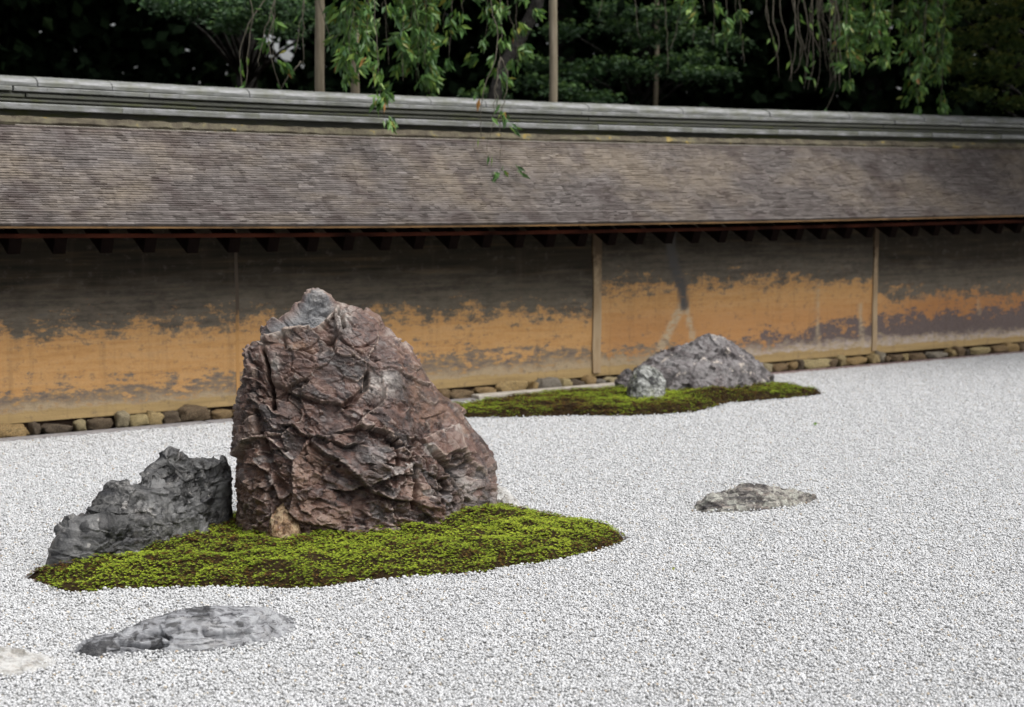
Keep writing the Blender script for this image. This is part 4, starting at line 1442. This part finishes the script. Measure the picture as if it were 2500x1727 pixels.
# ------------------------------------------------------------------ trees
def leaf_mesh(P, D, L, W, tone, seed, fold=0.25):
    """pointed leaves: P base points, D axis directions, L length, W width"""
    rg = np.random.default_rng(seed)
    n = len(P)
    D = D / (np.linalg.norm(D, axis=1)[:, None] + 1e-9)
    R_ = rg.normal(0, 1, (n, 3))
    S = np.cross(D, R_)
    S /= np.linalg.norm(S, axis=1)[:, None] + 1e-9
    Nn = np.cross(S, D)
    L, W = L[:, None], W[:, None]
    V = np.zeros((n, 5, 3))
    V[:, 0] = P
    V[:, 1] = P + D * L * 0.42 + S * W * 0.5
    V[:, 2] = P + D * L * 0.42 - S * W * 0.5
    V[:, 3] = P + D * L * 0.45 - Nn * W * fold
    V[:, 4] = P + D * L - Nn * L * 0.12
    o = np.arange(n)[:, None] * 5
    T = np.concatenate([o + np.array([[0, 1, 3]]), o + np.array([[0, 3, 2]]), o + np.array([[1, 4, 3]]), o + np.array([[3, 4, 2]])])
    return V.reshape(-1, 3), T, np.repeat(tone, 5)


def ridge_y(px):
    s, _ = wall_sz(px, 250, -0.25)
    return wall_world(s, -0.25, 0)[1]


def smooth_path(pts, n, jitter, seed):
    pts = np.array(pts, float)
    u = np.concatenate([[0], np.cumsum(np.linalg.norm(np.diff(pts, axis=0), axis=1))])
    u /= u[-1]
    t = np.linspace(0, 1, n)
    P = np.stack([np.interp(t, u, pts[:, k]) for k in range(3)], 1)
    ker = np.array([0.25, 0.5, 0.25])
    for _ in range(3):
        Q = P.copy()
        for k in range(3):
            Q[1:-1, k] = np.convolve(P[:, k], ker, 'valid')
        P = Q
    rg = np.random.default_rng(seed)
    J = rg.normal(0, jitter, (n, 3))
    J[0] = 0
    return P + J


def cherry_tree(label, trunk_px, limbs_px, strands, seed, dY=0.9):
    """trunk and limbs by (px, py, extra depth behind the ridge); strands: (pixel path, depth, thickness, leaf density, leaf start)"""
    rg = np.random.default_rng(seed)

    def world_pt(p):
        return at_depth(p[0], p[1], ridge_y(min(max(p[0], 0), 2500)) + p[2])
    b0 = world_pt(trunk_px[0])
    root = empty('weeping_cherry_tree', (b0[0], b0[1], 0))
    tag(root, label, 'tree', 'weeping cherry trees behind the wall')
    base = np.array([b0[0], b0[1], 0])
    tp = [np.array([b0[0] - 0.1, b0[1], -0.1])] + [world_pt(p) for p in trunk_px]
    P = smooth_path(tp, 20, 0.008, seed)
    V, F = tube(P - base, np.linspace(0.065, 0.05, 20), 12)
    obj_np('trunk', V, F, M_BARK, root, True)
    for k, lp in enumerate(limbs_px):
        P = smooth_path([world_pt(p) for p in lp], 24, 0.01, seed + k)
        V, F = tube(P - base, np.linspace(0.075, 0.02, 24), 8)
        obj_np('limb', V, F, M_BARK, root, True)
    tb, LP, LD, LL, LT = Batch(), [], [], [], []
    for k, (path, dep, thick, dens, start) in enumerate(strands):
        pts3 = [at_depth(x, y, ridge_y(min(max(x, 0), 2500)) + dep) for x, y in path]
        P = smooth_path(pts3, 22, 0.005, seed + 100 + k)
        V, F = tube(P - base, np.linspace(thick, thick * 0.4, 22), 4)
        tb.add(V, F)
        seglen = np.linalg.norm(np.diff(P, axis=0), axis=1).sum()
        n = int(seglen * dens * 1.35)
        if n:
            nodes = max(2, int(seglen * (1 - start) / 0.10))
            nid = rg.integers(0, nodes + 1, n)
            u = start + (1 - start) * (nid / nodes) ** 0.85
            noff = rg.normal(0, 1, (nodes + 1, 3)) * np.array([0.040, 0.040, 0.02])
            q = np.stack([np.interp(u, np.linspace(0, 1, 22), P[:, c]) for c in range(3)], 1)
            q += rg.normal(0, 0.016, (n, 3)) + noff[nid]
            dd = rg.normal(0, 0.30, (n, 3)) + noff[nid] * 9 + np.array([0, 0, -0.75])
            LP.append(q - base)
            LD.append(dd)
            LL.append(rg.uniform(0.055, 0.10, n))
            LT.append(np.clip(rg.normal(0.55, 0.22, n), 0, 0.97))
    tw = tb.build('twigs', M_TWIG, root, True)
    tag(tw, kind='stuff')
    P, D, L, T_ = np.concatenate(LP), np.concatenate(LD), np.concatenate(LL), np.concatenate(LT)
    T_[rg.random(len(T_)) < 0.006] = 1.0
    V, F, tone = leaf_mesh(P, D, L, L * 0.36, T_, seed)
    lf = obj_np('leaves', V, F, M_CHERRY, root, False, dict(tone=tone))
    tag(lf, kind='stuff')
    return root


rg = np.random.default_rng(31)
SA = []
for path in ([(720, -260), (655, -10), (600, 70), (578, 125), (588, 160), (590, 225)], [(690, -260), (672, 0), (648, 70), (625, 150), (632, 165)],
             [(700, -250), (660, 60), (655, 120), (670, 180), (690, 225)], [(745, -260), (742, 20), (738, 165)], [(735, 150), (715, 175), (695, 200), (685, 222)],
             [(760, -250), (735, 40), (722, 130)], [(610, -250), (615, 60), (606, 120), (598, 215)], [(790, -240), (770, -20), (812, 110), (840, 60)]):
    SA.append((path, 0.35, 0.006, 3, 0.3))
SA.append(([(690, -250), (668, 30), (664, 110), (672, 150)], 0.3, 0.004, 40, 0.75))
for k in range(22):                                     # dense leafy skirt
    x = rg.uniform(835, 1110)
    yb = np.interp(x, [835, 880, 930, 1000, 1060, 1110], [190, 215, 160, 205, 190, 120]) * rg.uniform(0.45, 1.0)
    SA.append(([(x + rg.uniform(-60, 60), -270), (x + rg.uniform(-20, 20), yb * 0.3), (x, yb)], rg.uniform(-0.1, 0.6), 0.004, rg.uniform(45, 95), 0.25))
for path, dep, th, dens, st in (([(905, -260), (915, 20), (922, 150), (928, 215), (938, 288)], -0.45, 0.005, 55, 0.72),
                                ([(1030, -260), (1035, 60), (1040, 160), (1048, 232)], 0.2, 0.005, 75, 0.7), ([(980, -260), (985, 90), (982, 200)], 0.1, 0.005, 80, 0.6),
                                ([(1185, -260), (1198, 20), (1215, 70), (1222, 140), (1200, 160), (1180, 190), (1172, 290), (1175, 330)], -0.45, 0.006, 4, 0.5),
                                ([(1222, 140), (1238, 170), (1238, 210), (1225, 265), (1222, 320)], -0.45, 0.005, 4, 0.5),
                                ([(1222, 140), (1208, 210), (1205, 300), (1186, 365)], -0.5, 0.004, 4, 0.5),
                                ([(1218, 150), (1212, 230), (1215, 275), (1216, 300)], -0.5, 0.004, 30, 0.85),
                                ([(1216, 280), (1222, 330), (1222, 400), (1218, 420)], -0.55, 0.003, 30, 0.93),
                                ([(1250, -260), (1238, 10), (1255, 80), (1275, 130)], 0.1, 0.006, 60, 0.4),
                                ([(1195, -260), (1190, 40), (1182, 135)], 0.15, 0.005, 85, 0.5), ([(1260, -250), (1262, 90), (1265, 165)], 0.1, 0.005, 85, 0.55),
                                ([(1215, -250), (1225, 60), (1218, 190)], 0.0, 0.004, 70, 0.5), ([(1270, -250), (1275, -10), (1285, 30)], 0.1, 0.004, 70, 0.6),
                                ([(1140, -250), (1130, -30), (1128, 40)], 0.2, 0.004, 60, 0.3), ([(1100, -250), (1105, 40), (1095, 140)], 0.2, 0.004, 50, 0.3)):
    SA.append((path, dep, th, dens, st))
cherry_tree('weeping cherry with leafy strands hanging over the middle of the wall', [(1195, 260, 1.3), (1228, 160, 1.3), (1275, 85, 1.3), (1335, -20, 1.3), (1330, -160, 1.2)],
            [[(1332, -130, 1.2), (1200, -250, 0.8), (950, -285, 0.4), (600, -270, 0.4)], [(1332, -150, 1.2), (1280, -255, 0.6), (1220, -265, -0.3), (1150, -262, -0.4)]], SA, 41)

SB = []
for path in ([(1560, -250), (1552, 60), (1562, 95)], [(1600, -250), (1625, 20), (1630, 110), (1628, 180)], [(1475, -250), (1470, 0), (1463, 45)], [(1650, -250), (1660, 30), (1645, 105), (1635, 120)],
             [(1690, -250), (1695, 20), (1690, 105)], [(1740, -250), (1745, 50), (1738, 110)], [(1760, -250), (1775, 60), (1775, 140)], [(1800, -250), (1808, 80), (1818, 160)],
             [(2060, -250), (2043, 0), (2044, 130), (2045, 220), (2028, 245), (2010, 275)]):
    SB.append((path, 0.4, 0.005, 3, 0.2))
for k in range(26):                                     # the bare twig bundle
    x = rg.uniform(1885, 2050)
    yb = rg.uniform(90, 225)
    SB.append(([(x + rg.uniform(-60, 40), -260), (x + rg.uniform(-30, 15), yb * 0.3), (x + rg.uniform(-8, 20), yb * 0.75), (x + rg.uniform(-10, 12), yb)], rg.uniform(0.0, 0.6), rg.uniform(0.004, 0.009), 1.5, 0.2))
for x, yb in ((1715, 35), (1740, 40), (1795, 60), (1690, 20)):
    SB.append(([(x - 10, -250), (x, yb * 0.3), (x + 5, yb)], 0.3, 0.004, 70, 0.75))
for k in range(26):                                     # leafy right-hand fringe
    x = rg.uniform(2040, 2310)
    yb = np.interp(x, [2040, 2075, 2130, 2180, 2240, 2280, 2310], [120, 200, 185, 130, 255, 180, 170]) * rg.uniform(0.5, 1.0)
    SB.append(([(x + rg.uniform(-40, 60), -260), (x + rg.uniform(-20, 20), yb * 0.3), (x, yb)], rg.uniform(-0.1, 0.6), 0.004, rg.uniform(40, 80), 0.35))
for path, dens, st in (([(2310, -250), (2305, 60), (2298, 220), (2300, 290)], 55, 0.8), ([(2270, -250), (2258, 100), (2240, 258)], 65, 0.6), ([(2080, -250), (2065, 90), (2076, 198)], 80, 0.6), ([(2290, -250), (2290, 60), (2285, 182)], 90, 0.5)):
    SB.append((path, -0.1, 0.005, dens, st))
cherry_tree('weeping cherry with bare and leafy strands hanging over the right of the wall', [(2720, 330, 1.2), (2690, 100, 1.2), (2660, -80, 1.2), (2600, -200, 1.0)],
            [[(2610, -190, 1.0), (2400, -275, 0.7), (2050, -290, 0.3), (1500, -268, 0.4)], [(2610, -190, 1.0), (2350, -270, 0.3), (2200, -275, -0.1)]], SB, 43)

# support poles
def pole(px, w, extra, top, bot, label, lean=0.0):
    Y = ridge_y(px) + extra
    a = at_depth(px, 600, Y)
    r = w / 2 / FPX * Y
    zt = at_depth(px, top, Y)[2]
    z = np.linspace(-0.1, zt, 16)
    rg_ = np.random.default_rng(int(px))
    P = np.stack([lean * (z - 2) + rg_.normal(0, 0.004, 16), rg_.normal(0, 0.004, 16), z], 1)
    V, F = tube(P, r * (1.08 - 0.02 * np.arange(16) / 3 + rg_.normal(0, 0.02, 16)), 12)
    o = obj_np('support_pole', V, F, M_POLE, None, True)
    o.location = (a[0], a[1], 0)
    tag(o, label, 'pole', 'poles behind the wall')


pole(786, 23, 1.0, -330, 0, 'leftmost weathered wooden pole standing behind the wall')
pole(871, 22, 1.2, 62, 0, 'short wooden pole behind the wall, its top lost in cherry leaves')
pole(1349, 20, 1.0, -330, 0, 'tall wooden pole standing alone right of the hanging cherry leaves')
pole(1598, 11, 6.0, -300, 0, 'thin far pole among the bare twigs at the top edge', 0.0)


def spray_tree(label, trunk_px, sprays, Y, mat, seed, leaf, per, crown, group=None, name='maple_tree'):
    """a tree with flat layered sprays of small leaves; sprays in photo pixels, the rest of the crown above the frame"""
    rg = np.random.default_rng(seed)
    b = at_depth(trunk_px, 400, Y + 3.4)
    base = np.array([b[0], b[1], 0])
    root = empty(name, tuple(base))
    tag(root, label, 'tree', group)
    z = np.linspace(-0.1, 6.5, 20)
    P = np.stack([0.25 * np.sin(z * 0.7 + seed), 0.2 * np.cos(z * 0.6), z], 1)
    V, F = tube(P, np.linspace(0.17, 0.05, 20), 10)
    obj_np('trunk', V, F, M_BARK, root, True)
    cs, rad = [], []
    for x, y, rw in sprays:
        yy = Y + rg.uniform(-0.5, 0.5)
        cs.append(at_depth(x, y, yy) - base)
        rad.append((rw / FPX * Y, 0.45, rw / FPX * Y * 0.28))
    for _ in range(crown[0]):
        a, q = rg.uniform(0, 6.28), math.sqrt(rg.random())
        cs.append(np.array([crown[1] * q * math.cos(a), crown[1] * q * math.sin(a) - 2.2, rg.uniform(crown[2], crown[3])]))
        rad.append((0.75, 0.75, 0.2))
    bt = Batch()
    LP, LT = [], []
    for c, r in zip(cs, rad):
        u = rg.normal(0, 0.5, (per, 3)) * np.array(r)
        u[:, 2] -= 0.22 * (u[:, 0] ** 2 + u[:, 1] ** 2)
        LP.append(c + u)
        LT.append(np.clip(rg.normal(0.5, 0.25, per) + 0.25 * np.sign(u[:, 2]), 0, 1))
        k = np.argmin(np.abs(z - max(c[2] - 0.5, 0.8)))
        pth = smooth_path([P[k], (P[k] + c) / 2 + np.array([0, 0, 0.12]), c], 8, 0.01, seed)
        bt.add(*tube(pth, np.linspace(0.028, 0.006, 8), 4))
    bt.build('branches', M_BARK, root, True)
    Pp, T_ = np.concatenate(LP), np.concatenate(LT)
    n = len(Pp)
    D = rg.normal(0, 1, (n, 3)) * np.array([1, 1, 0.35]) + np.array([0, 0, -0.25])
    L = rg.uniform(0.7, 1.3, n) * leaf
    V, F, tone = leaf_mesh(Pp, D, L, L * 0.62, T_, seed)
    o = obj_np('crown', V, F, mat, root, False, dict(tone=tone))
    tag(o, kind='stuff')
    return root


spray_tree('dark green maple with layered sprays behind the middle of the wall', 1560,
           [(1500, 150, 75), (1560, 172, 60), (1640, 150, 70), (1700, 140, 75), (1745, 175, 60), (1590, 95, 60), (1680, 80, 80), (1770, 100, 60), (1450, 238, 60), (1330, 155, 60), (1310, 195, 50), (1375, 70, 55),
            (1420, 175, 60), (1530, 60, 70), (1500, 20, 60), (1620, 30, 70), (1380, 215, 50), (1190, 230, 55), (1690, 175, 45)], 17.5, M_MAPLE, 61, 0.06, 330, (26, 2.4, 4.3, 6.8))
spray_tree('green tree whose leaf sprays fill the top left edge', 560,
           [(400, 5, 55), (450, 20, 45), (520, 8, 60), (590, 35, 55), (640, 60, 55), (690, 70, 55), (560, 55, 50), (740, 30, 60), (480, -10, 70), (700, 5, 70), (810, 60, 50), (610, 0, 60)], 15.5, M_MAPLE, 62, 0.055, 300, (26, 2.2, 4.2, 6.5))
spray_tree('yellow-green maple crowding in from the right edge', 2500,
           [(2340, 85, 55), (2400, 90, 60), (2450, 60, 60), (2485, 105, 60), (2350, 158, 60), (2420, 172, 60), (2490, 185, 60), (2380, 225, 45), (2475, 245, 50), (2400, 20, 70), (2300, 15, 60), (2490, 15, 60), (2450, 140, 45), (2320, 130, 40), (2220, 20, 50)], 17.0, M_YELLOWLEAF, 63, 0.06, 300, (28, 2.3, 4.0, 6.6))


def shade_tree(x, y, zc, rx, rz, seed, label, lean=(0, 0)):
    rg = np.random.default_rng(seed)
    root = empty('evergreen_tree', (x, y, 0))
    tag(root, label, 'tree', 'tall evergreens of the wood')
    z = np.linspace(-0.1, zc, 14)
    P = np.stack([0.15 * np.sin(z + seed) + lean[0] * (z / zc) ** 2, 0.15 * np.cos(z * 0.8 + seed) + lean[1] * (z / zc) ** 2, z], 1)
    V, F = tube(P, np.linspace(0.24, 0.1, 14), 10)
    obj_np('trunk', V, F, M_BARK, root, True)
    nclump = 60
    c = rg.normal(0, 0.55, (nclump, 3)) * np.array([rx, rx, rz]) + np.array([lean[0], lean[1], zc])
    per = 150
    Pp = (c[:, None, :] + rg.normal(0, 0.38, (nclump, per, 3))).reshape(-1, 3)
    Pp[:, 2] = np.where(Pp[:, 2] < 3.3, 3.3 + 0.3 * rg.random(len(Pp)), Pp[:, 2])
    n = len(Pp)
    L = rg.uniform(0.14, 0.26, n)
    V, F, tone = leaf_mesh(Pp, rg.normal(0, 1, (n, 3)), L, L * 0.75, rg.random(n), seed)
    o = obj_np('crown', V, F, M_WOODS, root, False, dict(tone=tone))
    tag(o, kind='stuff')


k = 0
for x, y in ((-7.5, 21), (-3.5, 21.5), (0.5, 21), (4.5, 21.5), (8.5, 22), (12.0, 22), (-6, 24), (-1.5, 24.5), (3, 25), (7.5, 25), (11.5, 25)):
    shade_tree(x, y, 6.2 + 0.4 * math.sin(k * 2.1), 2.2, 1.5, 700 + k, 'tall evergreen of the dark wood beyond the wall, its crown above the picture')
    k += 1

q = wall_world(10.8, 0.7, 0)  # unseen tree, added to cast shade on the right end of the roof
shade_tree(q[0], q[1] + 3.0, 4.4, 2.6, 0.6, 790, 'added evergreen, its unseen crown shading the far right end of the wall roof', (0, -3.0))

# the wood behind: one dark mass of leaves
rg = np.random.default_rng(88)
n = 240000
x = rg.uniform(-13, 15, n)
y = 20.0 + 8.0 * rg.random(n) ** 0.8
z = 8.0 * rg.random(n) ** 1.25
P = np.stack([x, y, z], 1)
px, py = project(P)
hole = np.zeros(n, bool)
for hx, hy, hr in ((690, 132, 22), (672, 138, 14), (642, 88, 20), (672, 66, 18), (715, 82, 12), (600, 95, 9), (560, 78, 8), (706, 125, 12), (665, 95, 12), (275, 58, 8), (182, 14, 6), (610, 20, 7)):
    hole |= np.hypot(px - hx, py - hy) < hr + 9
P = P[~hole]
n = len(P)
L = rg.uniform(0.13, 0.25, n)
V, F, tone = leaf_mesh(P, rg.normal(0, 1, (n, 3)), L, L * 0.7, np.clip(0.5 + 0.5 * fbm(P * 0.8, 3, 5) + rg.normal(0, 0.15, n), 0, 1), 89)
k5 = np.arange(n)[:, None] * 5
F = k5 + np.array([[0, 1, 4, 2]])
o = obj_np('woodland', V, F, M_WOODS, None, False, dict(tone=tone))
tag(o, 'dark mass of woodland leaves far behind the wall', 'woodland', kind='stuff')

# ------------------------------------------------------------------ small fallen leaves
def fallen_leaf(p, rot, L, mat_, label, tilt=(0, 0), tone=0.8):
    Pz = np.array([[0.0, 0, 0.004]])
    V, F, tn = leaf_mesh(Pz, np.array([[1.0, 0, 0.05]]), np.array([L]), np.array([L * 0.6]), np.array([tone]), 3, 0.15)
    o = obj_np('fallen_leaf', V, F, mat_, None, False, dict(tone=tn))
    o.location = p
    o.rotation_euler = (tilt[0], tilt[1], rot)
    tag(o, label, 'leaf', 'fallen leaves')


def roof_spot(px, py):
    for a in np.linspace(0, 1, 400):
        t, z = roof_pt(a)
        s, zh = wall_sz(px, py, t)
        if zh < z + sag(s) + 0.012:
            return wall_world(s, t + 0.01, z + sag(s) + 0.014), s
    return None, None


for px, py, L, tone, lb in ((1752, 407, 0.06, 1.0, 'yellow fallen leaf lying on the shingles right of the middle'), (2027, 521, 0.03, 1.0, 'tiny yellow fallen leaf near the eave on the right')):
    p, s = roof_spot(px, py)
    if p is not None:
        fallen_leaf(p, W_RZ + 0.3, L, M_YELLOWLEAF, lb, (math.radians(45), 0), tone)
for px, py, L, tone, lb in ((215, 348, 0.035, 1.0, 'pale fallen leaf stuck high on the shingles near the left edge'), (468, 318, 0.04, 1.0, 'pale fallen leaf below the ridge, left of the leftmost pole'),
                            (1160, 470, 0.03, 0.5, 'dull green fallen leaf low on the shingles under the hanging sprig')):
    p, s = roof_spot(px, py)
    if p is not None:
        fallen_leaf(p, W_RZ + 1.1 * L * 30, L, M_YELLOWLEAF, lb, (math.radians(45), 0), tone)
for px, py, L, rz, lb in ((1640, 1392, 0.022, 0.7, 'small dry leaf on the gravel right of the near moss'), (880, 1600, 0.018, 2.1, 'tiny dry leaf on the gravel right of the long low stone'), (2210, 1420, 0.022, 1.3, 'small dry leaf on the open gravel at the lower right')):
    fallen_leaf(ground(px, py, 0.010), rz, L, M_YELLOWLEAF, lb, (0, 0), 0.95)
p = ground(1985, 1037, 0.012)
fallen_leaf(p, 0.4, 0.035, M_CHERRY, 'small green leaf lying on the gravel right of the far moss', (0, 0), 0.8)
